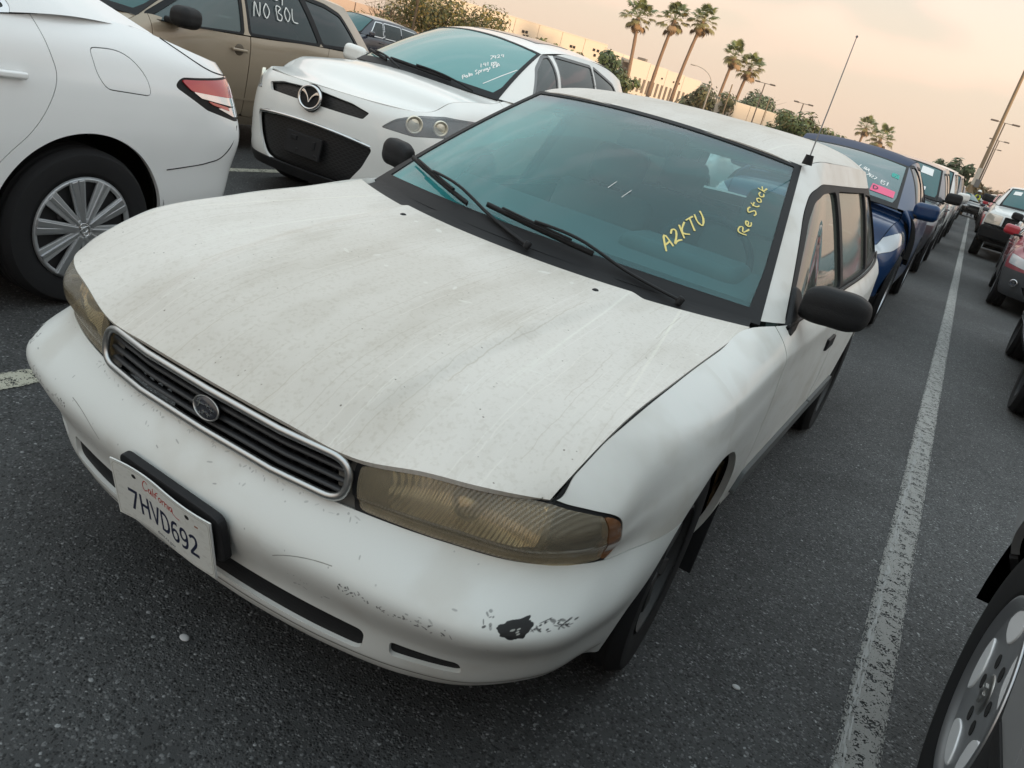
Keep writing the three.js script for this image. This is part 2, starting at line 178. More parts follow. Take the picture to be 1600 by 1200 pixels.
// ------------------------------------------------------------------ wheels
function tyreGeo(R, rr, w) { const h = w / 2, p = [[rr - .004, -h * .86], [rr + .012, -h * .94], [lerp(rr, R, .5), -h], [lerp(rr, R, .82), -h * .97], [R - .012, -h * .84], [R - .003, -h * .70]]; for (const x of [-.5, -.18, .18, .5]) p.push([R, (x - .1) * h], [R - .008, (x - .06) * h], [R - .008, (x + .06) * h], [R, (x + .1) * h]); p.push([R - .003, h * .70], [R - .012, h * .84], [lerp(rr, R, .82), h * .97], [lerp(rr, R, .8), h * .985], [lerp(rr, R, .55), h], [rr + .02, h * .95], [rr + .016, h * .91], [rr, h * .88], [rr - .006, h * .5]); const g = lathe(p, 64); return g; }
function spokeRing(n, f) { const a = []; for (let i = 0; i < n; i++) { const g = f(i); for (const q of Array.isArray(g) ? g : [g]) { const h = q.clone(); h.rotateX(i / n * 2 * Math.PI); a.push(h); } } return a; }
const faceX = g => { g = g.clone(); g.rotateY(Math.PI / 2); return g; };   // xy drawing -> faces +x
function ring(r, t, n = 40) { return faceX(new THREE.TorusGeometry(r, t, 8, n)); }
function wheel(kind, R, rr, w, mat) {     // axis +x, outer face at +x; parts tyre, rim, hub_cap ...
  const g = new THREE.Group(); g.name = 'wheel'; const h = w / 2;
  part('tyre', tyreGeo(R, rr, w), M.rubber, g);
  const barrel = lathe([[rr - .004, h * .93], [rr + .004, h * .9], [rr - .012, h * .82], [rr - .018, h * .2], [rr - .03, -h * .8]], 56);
  if (kind === 'cover') {          // silver wheel cover: ten broad spokes round a small badge
    const rm = []; rm.push(lathe([[rr - .016, h * .80], [rr + .002, h * .93], [rr - .012, h * .97], [rr - .020, h * .90]], 64));
    const sp = (wi, wo, y) => { const s = ext([[-wi, .034], [wi, .034], [wo, rr - .012], [-wo, rr - .012]], .006, .004); const f = faceX(s); f.rotateX(-Math.PI / 2 + Math.PI / 2); return at(f, [y, 0, 0]); };
    rm.push(...spokeRing(5, () => sp(.014, .030, h * .89)));
    const face = spokeRing(5, () => [.0, .62].map((a, k) => { const q = k ? mg([sp(.005, .010, h * .905)].flatMap(g => [at(g, [0, 0, 0], [.075, 0, 0]), at(g, [0, 0, 0], [-.075, 0, 0])])) : sp(.003, .006, h * .905); q.rotateX(a); return q; }));
    const dark = spokeRing(5, () => { const q = sp(.014, .032, h * .89); q.rotateX(.62); return q; });
    part('rim', mg([...rm, lathe([[0.05, h * .88], [.05, h * .98], [.044, h * 1.0], [0, h * 1.0]], 32), ...dark]), M.silverPaint, g);
    part('spoke_face', mg(face.map(q => at(q, [.0035, 0, 0], null))), M.alloy, g);
    part('wheel_backing', [lathe([[rr - .02, h * .70], [.06, h * .62], [0, h * .62]], 48), ...spokeRing(6, () => at(lathe([[.02, 0], [.02, .02], [0, .02]], 12), [h * .62, .10, 0]))], std([.02, .02, .022], .6), g);
    part('badge', [at(ring(.030, .0035), [h * 1.0, 0, 0], null, [1, .68, 1]), at(ring(.0125, .003, 20), [h * 1.0 + .001, 0, 0], null, [1, 1.55, .9]), at(ring(.017, .003, 20), [h * 1.0 + .001, .009, 0], null, [1, .42, 1])], M.chrome, g);
  } else if (kind === 'sixlug') {  // dished alloy, lit openings painted as pale pads, shaded lug holes as dark discs
    const R1 = rr - .020, X = h * .74;
    const openings = []; for (let i = 0; i < 5; i++) { const a0 = i / 5 * 2 * Math.PI + .25, o = []; for (const [rad, da] of [[.128, -.14], [.150, -.34], [.186, -.40], [.196, -.2], [.198, 0], [.196, .2], [.186, .40], [.150, .34], [.128, .14], [.122, 0]]) o.push([Math.cos(a0 + da) * rad * rr / .225, Math.sin(a0 + da) * rad * rr / .225]); openings.push(rp(o, .014, 3)); }
    const lugs = [], caps = []; for (let i = 0; i < 6; i++) { const a = i / 6 * 2 * Math.PI + .3, o = []; for (let k = 0; k < 16; k++) o.push([Math.cos(a) * .082 + Math.cos(k / 16 * 6.283) * .0185, Math.sin(a) * .082 + Math.sin(k / 16 * 6.283) * .0185]); lugs.push(o); }
    const circ = []; for (let k = 0; k < 72; k++) circ.push([Math.cos(k / 72 * 6.283) * R1, Math.sin(k / 72 * 6.283) * R1]);
    part('rim', [lathe([[R1 - .006, X + .006], [rr - .012, X + .016], [rr - .004, h * .97], [rr + .007, h * .94], [rr, h * .86], [rr - .02, h * .3], [rr - .03, -h * .8]], 80), at(faceX(ext(circ, .014, .005, [])), [X - .008, 0, 0])], M.alloy, g);
    part('hub_cap', [lathe([[.052, X + .004], [.050, X + .012], [.042, X + .016], [0, X + .018]], 36), at(box(.006, .05, .016, .001), [X + .018, 0, 0]), at(box(.006, .018, .036, .001), [X + .018, 0, 0])], M.chromeDull, g);
    for (const o of openings) { const g0 = faceX(ext(o, .004, .003)); part('lit_opening_pad', at(g0, [X + .008, 0, 0]), std([.80, .81, .82], .5, { metalness: .2 }), g); }
    for (const L of lugs) { const cx = L.reduce((s, q) => s + q[0], 0) / 16, cy = L.reduce((s, q) => s + q[1], 0) / 16; part('lug_shade_disc', at(faceX(new THREE.CylinderGeometry(.0185, .0185, .004, 18).rotateX(Math.PI / 2)), [X + .0105, cy, -cx]), M.dark, g); }
  } else {                         // plain five-spoke wheel
    const n = kind === 'steel' ? 8 : 5, wd = kind === 'steel' ? .018 : .026;
    part('rim', [barrel, lathe([[.06, h * .5], [.058, h * .66], [0, h * .70]], 24), ...spokeRing(n, () => at(faceX(ext([[-wd, .05], [wd, .05], [wd * 1.25, rr - .012], [-wd * 1.25, rr - .012]], .016, .004)), [h * .52, 0, 0]))], mat || M.alloy, g);
    part('brake_disc', lathe([[rr - .03, -h * .1], [rr - .03, 0], [.05, 0]], 32), std([.06, .055, .05], .6, { metalness: .5 }), g);
  }
  return g;
}
function putWheels(car, proto, list) { list.forEach(([x, y, z, steer], i) => { const w = i ? proto.clone() : proto; w.name = 'wheel'; w.position.set(x, y, z); w.rotation.order = 'YXZ'; w.rotation.set(i * .9 + .3, (x < 0 ? Math.PI : 0) + (steer || 0), 0); car.add(w); }); }
function archLiner(z, R, Ra, x0, x1) { const pos = [], nor = [], uv = [], ind = []; const n = 24; for (let i = 0; i <= n; i++) { const a = .02 + (Math.PI - .04) * i / n, c = Math.cos(a), s = Math.sin(a); for (const x of [x0, x1]) { pos.push(x, R + s * Ra, z + c * Ra); nor.push(0, -s, -c); uv.push(x, i); } if (i < n) { const k = i * 2; ind.push(k, k + 1, k + 2, k + 1, k + 3, k + 2); } } const k = pos.length / 3; pos.push(x0, R, z); nor.push(1, 0, 0); uv.push(0, 0); for (let i = 0; i < n; i++) ind.push(k, i * 2, i * 2 + 2); return mkGeo(pos, nor, uv, ind); }

// ------------------------------------------------------------------ handwriting: single-stroke letters, box 0..1 by 0..1
const GL = {
  A: [[[0, 0], [.35, 1], [.7, 0]], [[.12, .38], [.6, .42]]], 2: [[[0, .8], [.25, 1], [.5, .8], [.4, .5], [0, .05], [.25, .12], [.7, 0]]], K: [[[.05, 1], [0, 0]], [[.6, .95], [.05, .45], [.6, 0]]], k: [[[.05, 1], [0, 0]], [[.45, .62], [.05, .3], [.5, 0]]], T: [[[-.05, 1], [.7, .95]], [[.35, .97], [.3, 0]]], U: [[[0, 1], [.02, .3], [.25, 0], [.5, .2], [.6, 1]]],
  R: [[[0, 0], [.05, 1], [.4, .95], [.5, .7], [.1, .5], [.6, 0]]], e: [[[0, .3], [.4, .4], [.35, .62], [.1, .55], [0, .2], [.2, 0], [.5, .1]]], S: [[[.6, .85], [.35, 1], [.05, .8], [.3, .5], [.5, .25], [.25, 0], [0, .12]]], t: [[[.22, 1], [.2, .15], [.4, 0]], [[0, .65], [.45, .68]]], o: [[[.25, .6], [.02, .35], [.2, 0], [.45, .3], [.25, .6]]], c: [[[.45, .5], [.2, .6], [0, .3], [.2, 0], [.45, .1]]],
  N: [[[0, 0], [.05, 1], [.5, .05], [.6, 1]]], O: [[[.3, 1], [0, .5], [.25, 0], [.6, .45], [.3, 1]]], B: [[[0, 0], [.05, 1], [.45, .85], [.1, .55], [.5, .3], [.35, 0], [0, .02]]], L: [[[.05, 1], [0, .05], [.5, 0]]], y: [[[0, .6], [.2, .15]], [[.45, .6], [.1, -.4]]], 7: [[[0, .95], [.5, 1], [.15, 0]]], 4: [[[.1, 1], [0, .45], [.5, .45]], [[.42, .9], [.38, 0]]], 1: [[[.15, 1], [.12, 0]]], ':': [[[.1, .6], [.12, .55]], [[.1, .2], [.12, .14]]], p: [[[0, .6], [0, -.35]], [[0, .5], [.35, .6], [.4, .15], [.02, .1]]], m: [[[0, 0], [.02, .6], [.2, .55], [.22, .05], [.25, .5], [.45, .5], [.5, 0]]],
  P: [[[.02, 0], [.05, 1], [.45, .85], [.4, .55], [.05, .48]]], a: [[[.4, .55], [.1, .55], [0, .2], [.25, .05], [.4, .5], [.48, 0]]], l: [[[.05, 1], [.08, 0]]], s: [[[.35, .55], [.1, .5], [.3, .25], [.02, .02]]], r: [[[0, .6], [.05, 0]], [[.04, .4], [.3, .6]]], i: [[[.05, .55], [.08, 0]]], n: [[[0, .6], [.03, 0], [.1, .45], [.3, .55], [.38, 0]]], g: [[[.35, .5], [.05, .5], [.1, .1], [.35, .3], [.3, -.4], [.02, -.3]]], I: [[[.05, 1], [.05, 0]]], f: [[[.4, .95], [.15, .8], [.1, 0]], [[-.05, .5], [.3, .52]]], '9': [[[.4, .7], [.2, 1], [.02, .7], [.3, .55], [.4, .8], [.3, 0]]], '6': [[[.35, 1], [.05, .4], [.2, 0], [.4, .25], [.05, .35]]], D: [[[0, 0], [.03, 1], [.5, .6], [.35, .1], [0, 0]]], '3': [[[0, .95], [.4, .85], [.15, .55], [.4, .25], [0, .02]]], '8': [[[.35, .85], [.1, .95], [.1, .65], [.4, .25], [.15, .02], [.05, .3], [.35, .85]]], '-': [[[0, .45], [.4, .5]]], V: [[[0, 1], [.25, 0], [.5, 1]]], C: [[[.55, .85], [.3, 1], [0, .5], [.25, 0], [.55, .15]]]
};
// writes text as marker ribbons on surface S(u,v): origin o, letter axis ex, height axis ey (in surface parameters), w in metres
function scribble(S, text, o, ex, ey, w, off = .002, adv = .78) {
  const out = []; let x = 0; const eps = 1e-3;
  const P = (a, b) => { const u = o[0] + ex[0] * a + ey[0] * b, v = o[1] + ex[1] * a + ey[1] * b, p = S(u, v), n = nrm(cross(sub(S(u + eps, v), p), sub(S(u, v + eps), p))); return [mad(p, n, off), n]; };
  for (const ch of text) { if (ch === ' ') { x += .5; continue; } for (const st of GL[ch] || []) { const c = st.length > 2 ? curve(st, 4) : [0, .5, 1].map(t => [lerp(st[0][0], st[1][0], t), lerp(st[0][1], st[1][1], t)]); const pos = [], nor = [], uv = [], ind = []; c.forEach((q, i) => { const [p, n] = P(x + q[0], q[1]), a = P(x + c[Math.max(0, i - 1)][0], c[Math.max(0, i - 1)][1])[0], b = P(x + c[Math.min(c.length - 1, i + 1)][0], c[Math.min(c.length - 1, i + 1)][1])[0], t = nrm(cross(n, sub(b, a))), k = w * (.8 + .4 * hash2(i, x * 99 | 0, 7)) / 2; pos.push(...mad(p, t, k), ...mad(p, t, -k)); nor.push(...n, ...n); uv.push(0, 0, 0, 0); if (i < c.length - 1) { const s = i * 2; ind.push(s, s + 1, s + 2, s + 1, s + 3, s + 2); } }); out.push(mkGeo(pos, nor, uv, ind)); } x += (Math.max(...(GL[ch] || [[[.5, 0]]]).flat().map(q => q[0])) + .22) * adv / .78; }
  return mg(out);
}
const marker = std([.75, .75, .72], .7), markerY = std([.70, .58, .20], .7);
// seats, headrests and a dark lining, shared by the cars one can look into
function seat(car, x, z, y, mat, rear) { const w = rear ? 1.2 : .50; const s = []; s.push(at(box(w, .15, .50, .06), [x, y + .10, z + .02], [-.12, 0, 0])); s.push(at(box(w, .60, .14, .06), [x, y + .44, z - .28], [-.32, 0, 0])); part('seat', s, mat, car); for (const dx of rear ? [-.36, .36] : [0]) part('headrest', [at(box(.27, .19, .11, .05), [x + dx, y + .83, z - .425], [-.25, 0, 0]), at(box(.012, .1, .012, 0), [x + dx - .06, y + .73, z - .39], [-.3, 0, 0]), at(box(.012, .1, .012, 0), [x + dx + .06, y + .73, z - .39], [-.3, 0, 0])], mat, car); }
function steering(car, x, y, z) { const r = new THREE.TorusGeometry(.185, .014, 10, 40); part('steering_wheel', [at(r, [x, y, z], [-.45, 0, 0]), at(box(.34, .035, .03, .012), [x, y, z], [-.45, 0, 0]), at(box(.12, .10, .05, .02), [x, y, z], [-.45, 0, 0])], M.black, car); }
// ------------------------------------------------------------------ cabin shared by all cars
function cabinSurfaces(o) {
  const q = (c, e, s) => { const k = s * s; return [e[0] * s, lerp(c[0], e[1], k), lerp(c[1], e[2], k)]; };
  const glass = (c0, e0, c1, e1, bul, sg) => (s, t) => { const a = q(c0, e0, s), b = q(c1, e1, s), d = sub(b, a), l = Math.hypot(d[1], d[2]) || 1, k = bul * (1 - s * s * .6) * 4 * t * (1 - t); return [lerp(a[0], b[0], t), lerp(a[1], b[1], t) + sg * -d[2] / l * k, lerp(a[2], b[2], t) + sg * d[1] / l * k]; };
  const W = glass(o.wbc, o.wb, o.wtc, o.wt, o.wbul ?? .03, 1), Rg = glass(o.rbc, o.rb, o.rtc, o.rt, .025, -1);
  const st = [[o.wt[0], o.wt[1], o.wtc[0], o.wt[2], o.wtc[1]], ...o.roof.map(r => [r[0], r[1], r[2], r[3], r[3]]), [o.rt[0], o.rt[1], o.rtc[0], o.rt[2], o.rtc[1]]];
  const ss = [0, .35, .65, .85, .95, 1], pw = o.rpow || 2.6;
  const roof = net(ss.map(s => st.map(r => [s * r[0], r[2] - (r[2] - r[1]) * Math.pow(s, pw), lerp(r[4], r[3], s * s)])), true);
  const hs = [0, .3, .6, .82, .93, 1], edge = (F, sg) => hs.map(h => { const p = F(1, h); return p; });
  const bul = o.sbul ?? .02;
  const side = net([edge(W), ...o.sides.map(c => hs.map(h => { const k = h > .8 ? .8 + (h - .8) * .9 : h; return [lerp(c[0], c[3], h) + bul * Math.sin(Math.PI * Math.pow(h, 1.15)), lerp(c[1], c[4], h), lerp(c[2], c[5], h)]; })), edge(Rg)]);
  return { W, Rg, roof, side, nc: o.sides.length + 1, nr: st.length - 1 };
}
// ------------------------------------------------------------------ the white station wagon
const wagonDirtHighlights = canvasTex(2048, 2048, (g, w, h) => {   // 2 m x 2 m seen from above: x across, z along
  const r = mulberry(77); const im = g.createImageData(w, h);
  for (let y = 0; y < h; y++) for (let x = 0; x < w; x++) { const u = x / w, v = y / h; const a = fbm(u * 5, v * 4, 64, 3, 5), b = fbm(u * 26 + 3, v * 9, 64, 12, 4), s = hash2(x, y, 8), sp = fbm(u * 300, v * 300, 512, 5, 2); let d = .16 + .20 * sst(.35, .75, a) - .10 * sst(.3, .5, Math.abs(u - .5)) + .12 * sst(.45, .75, b) + .05 * s + .13 * sst(.50, .85, sp); const k = (y * w + x) * 4; const bs = [.68, .65, .605], dc = [.36, .315, .25]; for (let i = 0; i < 3; i++) im.data[k + i] = toS(lerp(bs[i], dc[i], clamp(d * 1.15, 0, 1))); im.data[k + 3] = 255; }
  g.putImageData(im, 0, 0); g.lineCap = 'round';
  for (let k = 0; k < 330; k++) { // dried water runs
    let x = r() * w, y = r() * h * .9, n = 20 + r() * 70, lw = .8 + r() * 2.4, lt = r() < .6; g.strokeStyle = lt ? `rgba(236,233,224,${.05 + .16 * r()})` : `rgba(120,102,78,${.05 + .13 * r()})`; g.lineWidth = lw; g.beginPath(); g.moveTo(x, y); let dx = (x / w - .5) * 1.6; for (let i = 0; i < n; i++) { x += dx + (r() - .5) * 3.2; y += 5 + r() * 6; g.lineTo(x, y); } g.stroke(); }
  for (const [x0, y0, x1, y1, a] of [[.33, .12, .24, .80, .30], [.68, .13, .74, .78, .32], [.28, .10, .16, .72, .2], [.72, .10, .84, .70, .22]]) for (let j = 0; j < 5; j++) { g.strokeStyle = `rgba(236,233,224,${a * .28})`; g.lineWidth = 2 + 7 * r(); g.beginPath(); g.moveTo(x0 * w, y0 * h); const jx = (r() - .5) * 40; g.bezierCurveTo(lerp(x0, x1, .3) * w + jx, lerp(y0, y1, .3) * h, lerp(x0, x1, .7) * w - jx, lerp(y0, y1, .7) * h, x1 * w + jx, y1 * h); g.stroke(); }  // pale strokes paint in the light along the hood crease lines
  for (let k = 0; k < 26; k++) { const x = r() * w, y = (.45 + .4 * r()) * h; g.fillStyle = `rgba(222,222,214,${.15 + .35 * r()})`; g.beginPath(); g.ellipse(x, y, 4 + 20 * r(), 2 + 7 * r(), r() * 3, 0, 7); g.fill(); }
  for (let k = 0; k < 320; k++) { const x = r() * w, y = r() * h; g.fillStyle = `rgba(60,50,40,${.3 + .5 * r()})`; g.beginPath(); g.ellipse(x, y, .8 + 1.6 * r(), .8 + 1.2 * r(), 0, 0, 7); g.fill(); }
  for (let k = 0; k < 40; k++) { g.strokeStyle = `rgba(235,233,225,${.2 + .3 * r()})`; g.lineWidth = 1; const x = r() * w, y = r() * h; g.beginPath(); g.moveTo(x, y); g.lineTo(x + (r() - .5) * 60, y + (r() - .5) * 60); g.stroke(); }
});
const wagonFront = canvasTex(2048, 700, (g, w, h) => {   // front of the car, x -0.9..0.9, y 0.15..0.76, top row = high
  const r = mulberry(5), im = g.createImageData(w, h);
  for (let y = 0; y < h; y++) for (let x = 0; x < w; x++) { const u = x / w, v = y / h; const a = fbm(u * 12, v * 5, 64, 23, 5), s = hash2(x, y, 9), up = 1 - v; const d = .28 * sst(.45, .8, a) + .04 * s + .22 * sst(.62, .95, 1 - v) * a + .35 * sst(.86, 1, v) * sst(.4, .7, a); const k = (y * w + x) * 4; const bs = [.66, .665, .635], dc = [.40, .35, .28]; for (let i = 0; i < 3; i++) im.data[k + i] = toS(lerp(bs[i], dc[i], clamp(d, 0, 1))); im.data[k + 3] = 255; }
  g.putImageData(im, 0, 0); const X = x => (x + .9) / 1.8 * w, Y = y => (1 - (y - .15) / .61) * h;
  const scr = (x, y, n, sx, sy, a = .8) => { for (let k = 0; k < n; k++) { g.fillStyle = `rgba(22,22,22,${a * (.4 + .6 * r())})`; g.beginPath(); const cx = X(x + (r() - .5) * sx), cy = Y(y + (r() - .5) * sy), l = 1.5 + 9 * r() * r(); g.ellipse(cx, cy, l, .8 + 1.6 * r(), (r() - .5) * 2.4, 0, 7); g.fill(); } };
  // black gouge near the driver's corner
  g.fillStyle = 'rgb(14,14,15)'; g.beginPath(); const pts = []; for (let k = 0; k < 46; k++) { const a = k / 46 * 6.283, q = .70 + .6 * fbm(Math.cos(a) * 3.3 + 9, Math.sin(a) * 3.3 + 7, 64, 19, 4); pts.push([X(.742) + Math.cos(a) * 26 * q, Y(.488) + Math.sin(a) * 19 * q * (1 + .35 * Math.cos(a))]); } pts.forEach((p, i) => i ? g.lineTo(...p) : g.moveTo(...p)); g.fill(); g.fillStyle = 'rgb(160,160,154)'; for (let k = 0; k < 5; k++) { g.beginPath(); g.ellipse(X(.745 + .014 * (r() - .5)), Y(.478 + .014 * r()), 2, 3, 1, 0, 7); g.fill(); }
  scr(.785, .493, 22, .04, .02); scr(.806, .497, 10, .03, .016); scr(.45, .452, 16, .05, .016); scr(.50, .447, 10, .05, .014, .6); scr(.56, .446, 8, .06, .012, .6); scr(.62, .45, 14, .07, .02, .5); scr(.70, .50, 8, .02, .03, .7); scr(.35, .40, 10, .1, .03, .4); scr(-.55, .45, 4, .2, .1, .4); scr(-.37, .55, 40, .09, .02, .4); scr(0, .5, 40, 1.5, .18, .3); scr(.5, .24, 40, .5, .01, .5); scr(0, .56, 60, .8, .014, .25);
  g.strokeStyle = 'rgba(50,48,42,.7)'; g.lineWidth = 1.6; g.beginPath(); g.moveTo(X(.27), Y(.44)); g.quadraticCurveTo(X(.32), Y(.475), X(.40), Y(.482)); g.stroke();
});
const wagonSide = tex(512, 512, (u, v) => { const a = fbm(u * 6, v * 6, 8, 51, 5), b = fbm(u * 20, v * 40, 64, 52, 3); const d = .35 * sst(.42, .8, a) + .2 * sst(.5, .8, b); return [lerp(.68, .44, d), lerp(.675, .40, d), lerp(.64, .33, d)]; });
const dirtRough = tex(512, 512, (u, v) => { const a = .30 + .45 * fbm(u * 10, v * 10, 16, 91, 4); return [a, a, a]; }, false);
const wp = o => phy([1, 1, 1], .62, { clearcoat: .55, clearcoatRoughness: .22, ...o });
const wHood = wp({ map: wagonDirtHighlights, clearcoat: .28, clearcoatRoughness: .34 }), wFront = wp({ map: wagonFront }), wSide = wp({ map: wagonSide });
const wagon = thing('station_wagon', 'dirty white station wagon in front with yellow writing on its windshield', 'car');
{
  const uvTop = p => [(p[0] + 1) / 2, (p[2] + .95) / 2 * -1 + .95], uvFront = p => [(p[0] + .9) / 1.8, (p[1] - .15) / .61], uvSide = p => [p[2] * .6, p[1] * .6];
  const P = [
    [[0, .235, .835], [0, .265, .852], [0, .35, .868], [0, .46, .908], [0, .572, .85], [0, .61, .848], [0, .648, .846], [0, .686, .844]],
    [[.2, .235, .828], [.2, .265, .846], [.2, .35, .862], [.2, .46, .902], [.2, .572, .846], [.2, .61, .844], [.2, .648, .842], [.2, .686, .839]],
    [[.38, .24, .806], [.38, .268, .824], [.38, .352, .84], [.38, .46, .884], [.38, .575, .815], [.375, .606, .818], [.37, .64, .819], [.37, .684, .817]],
    [[.55, .245, .758], [.55, .272, .776], [.555, .354, .80], [.56, .462, .852], [.555, .577, .762], [.555, .62, .765], [.553, .665, .767], [.55, .712, .764]],
    [[.672, .253, .682], [.68, .278, .70], [.69, .36, .732], [.715, .465, .796], [.70, .575, .682], [.704, .62, .679], [.706, .665, .676], [.708, .713, .673]],
    [[.762, .272, .578], [.772, .30, .60], [.785, .38, .64], [.805, .47, .695], [.787, .575, .57], [.785, .635, .568], [.768, .702, .585], [.7145, .757, .612]],
    [[.797, .285, .468], [.808, .312, .49], [.82, .385, .52], [.842, .472, .555], [.823, .575, .45], [.82, .655, .44], [.79, .755, .448], [.722, .816, .465]],
    [[.815, .25, .365], [.825, .30, .365], [.84, .385, .365], [.855, .47, .365], [.857, .575, .30], [.849, .69, .25], [.803, .80, .21], [.727, .857, .18]],
    [[.80, .21, .02], [.82, .30, .02], [.84, .40, .02], [.856, .5, .02], [.858, .60, 0], [.852, .72, -.03], [.812, .835, -.06], [.731, .885, -.11]],
    [[.79, .235, -.40], [.815, .30, -.40], [.835, .40, -.40], [.846, .5, -.40], [.849, .60, -.40], [.846, .74, -.40], [.814, .862, -.39], [.737, .913, -.375]],
    [[.79, .235, -.62], [.815, .30, -.62], [.835, .40, -.62], [.843, .5, -.62], [.846, .6, -.62], [.843, .75, -.62], [.825, .86, -.62], [.792, .908, -.62]],
    ...[-1.1, -1.62, -2.25].map((z, i) => [[.79, .235, z], [.815, .30, z], [.835, .40, z], [.843, .5, z], [.846, .6, z], [.843, .75, z], [.826, .865 + i * .008, z], [.79, .915 + i * .009, z]]),
    [[.79, .25, -2.63], [.815, .31, -2.63], [.838, .40, -2.63], [.85, .5, -2.63], [.852, .6, -2.63], [.845, .76, -2.63], [.822, .885, -2.63], [.783, .935, -2.63]],
    [[.785, .26, -3.05], [.81, .32, -3.05], [.83, .41, -3.05], [.838, .5, -3.05], [.84, .6, -3.05], [.834, .77, -3.05], [.81, .89, -3.05], [.772, .94, -3.05]],
    [[.76, .30, -3.45], [.79, .34, -3.45], [.81, .42, -3.46], [.815, .52, -3.46], [.812, .62, -3.45], [.80, .78, -3.45], [.778, .90, -3.43], [.748, .945, -3.42]],
    [[.66, .32, -3.64], [.70, .35, -3.66], [.72, .43, -3.68], [.73, .53, -3.69], [.725, .63, -3.67], [.71, .79, -3.64], [.69, .91, -3.62], [.668, .95, -3.60]],
    [[.42, .32, -3.72], [.44, .36, -3.74], [.45, .44, -3.76], [.45, .54, -3.77], [.45, .64, -3.75], [.45, .80, -3.72], [.44, .92, -3.70], [.43, .955, -3.68]],
    [[0, .32, -3.74], [0, .36, -3.76], [0, .44, -3.78], [0, .54, -3.79], [0, .64, -3.77], [0, .80, -3.74], [0, .92, -3.72], [0, .957, -3.70]]];
  for (const [i, dx, dz] of [[3, .004, .012], [4, .016, .020], [5, .016, .010]]) for (const j of [5, 6]) { P[i][j][0] += dx; P[i][j][2] += dz; }
  P.forEach((c, i) => { const k = [1, 1, 1, 1, 1, 1, 1, 1, 1, 1, 1, 1, 1, 1, .985, .962, .945, .94, .94, 1][i]; for (const q of c) q[0] *= k; });
  const S0 = net(P, true), S = (u, v) => { const p = S0(u, v), k = sst(5.6, 6.4, u) * (1 - sst(15.5, 17, u)); if (k > 0) { const yc = .797 + .035 * sst(.1, -.6, p[2]) + .02 * sst(-.8, -2.6, p[2]), d = p[1] - yc; p[0] += k * .0085 * Math.exp(-(Math.sqrt(d * d + 1.2e-4) - .01095) / (d > 0 ? .026 : .05)); } return p; };
  const arch = (z, R = .378, y = .288) => p => Math.hypot(p[2] - z, p[1] - y) - R;
  const aF = arch(0), aR = arch(-2.63, .365);
  const HL = rp([[2.0, .574, .02], [2.01, .672, .012], [2.47, .703, .05], [2.95, .7105], [3.60, .714, .03], [4.05, .711], [4.7, .703], [5.16, .690, .03], [5.31, .655, .03], [5.34, .610, .02], [5.28, .579, .012], [4.6, .566, .04], [3.5, .573], [2.7, .574]].map(q => [q[0] * .15, q[1], q[2] ?? .02]), .02, 4);
  const hl = pin(HL), HLf = (p, u) => hl(u * .15, p[1]);
  const intake = pin(rp([[-1, .272], [.462, .284], [.468, .340], [-1, .352]], .02)), slot = pin(rp([[.520, .303], [.655, .305], [.650, .338], [.520, .342]], .012));
  const doorF = pin(rp([[-.535, .30], [-.60, .27], [-1.585, .27], [-1.60, 1.0], [-.545, 1.0], [-.515, .75]], .03)), doorR = pin(rp([[-1.61, .27], [-2.16, .27], [-2.24, .45], [-2.45, .68], [-2.50, 1.0], [-1.612, 1.0]], .03));
  const both = (name, mk, mat, o = {}) => { const g = mk(); if (!g) return; part(name, g, mat, wagon); if (!o.one) { const m = part(name, mir(g), mat, wagon); } };
  const whole = (name, g, mat, parent) => part(name, [g, mir(g)], mat, parent || wagon);
  // bumper: one piece across the nose
  const lo = (p, u) => Math.min(aF(p) - 0, u < 7.9 ? 1 : -1, -Math.max(intake(p[0], p[1]) , slot(p[0], p[1])));
  const bump = trim(S, [0, 7.9, 190], [0, 3.985, 84], lo, { lip: .012, uv: uvFront, border: 'bt' });
  const bumper = whole('front_bumper', bump, wFront);
  whole('bumper_intake', mg([trim(S, [0, 5.2, 60], [.3, 3, 20], p => Math.max(intake(p[0], p[1]), slot(p[0], p[1])) + .006, { off: -.010 })]), M.trim);
  whole('bumper_groove', mg([trim(S, [0, 6.6, 90], [.98, 1.04, 1], null, { off: .0012 })]), std([.20, .19, .17], .8));
  // fenders, doors, rear quarters: separate sheets with open gaps
  both('fender', () => trim(S, [3.6, 10.2, 170], [4.0, 7, 130], (p, u) => Math.min(aF(p), u < 4.02 ? -1 : 1, -HLf(p, u) - .004, p[2] > -.40 ? 1 : -doorF(p[2], p[1]) - .007, p[2] + .62), { lip: .02, uv: uvSide, border: 'tb' }), wSide);
  both('rocker_panel', () => trim(S, [8.5, 14, 120], [0, 4, 40], p => Math.min(aF(p), aR(p), .262 - p[1] + .04 * sst(-.5, -.4, p[2]), p[2] < -.2 ? 1 : -1), { lip: .02, uv: uvSide, border: 'b' }), wSide);
  both('fender_rear', () => trim(S, [8.2, 10.6, 70], [.6, 4.0, 40], p => Math.min(aF(p), p[2] > -.40 ? 1 : -doorF(p[2], p[1]) - .007, p[2] + .62, -.1 - p[2]), { lip: .02, uv: uvSide }), wSide);
  both('front_door', () => trim(S, [9.2, 12.2, 110], [0, 7, 180], p => doorF(p[2], p[1]) - .0, { lip: .02, uv: uvSide }), wSide);
  both('rear_door', () => trim(S, [11.6, 14.2, 100], [0, 7, 180], p => Math.min(doorR(p[2], p[1]), aR(p) - .004), { lip: .02, uv: uvSide }), wSide);
  both('quarter_panel', () => trim(S, [12.6, 17, 120], [0, 7, 70], p => Math.min(aR(p), -doorR(p[2], p[1]) - .005, -2.17 - p[2]), { lip: .02, uv: uvSide, border: 'b' }), wSide);
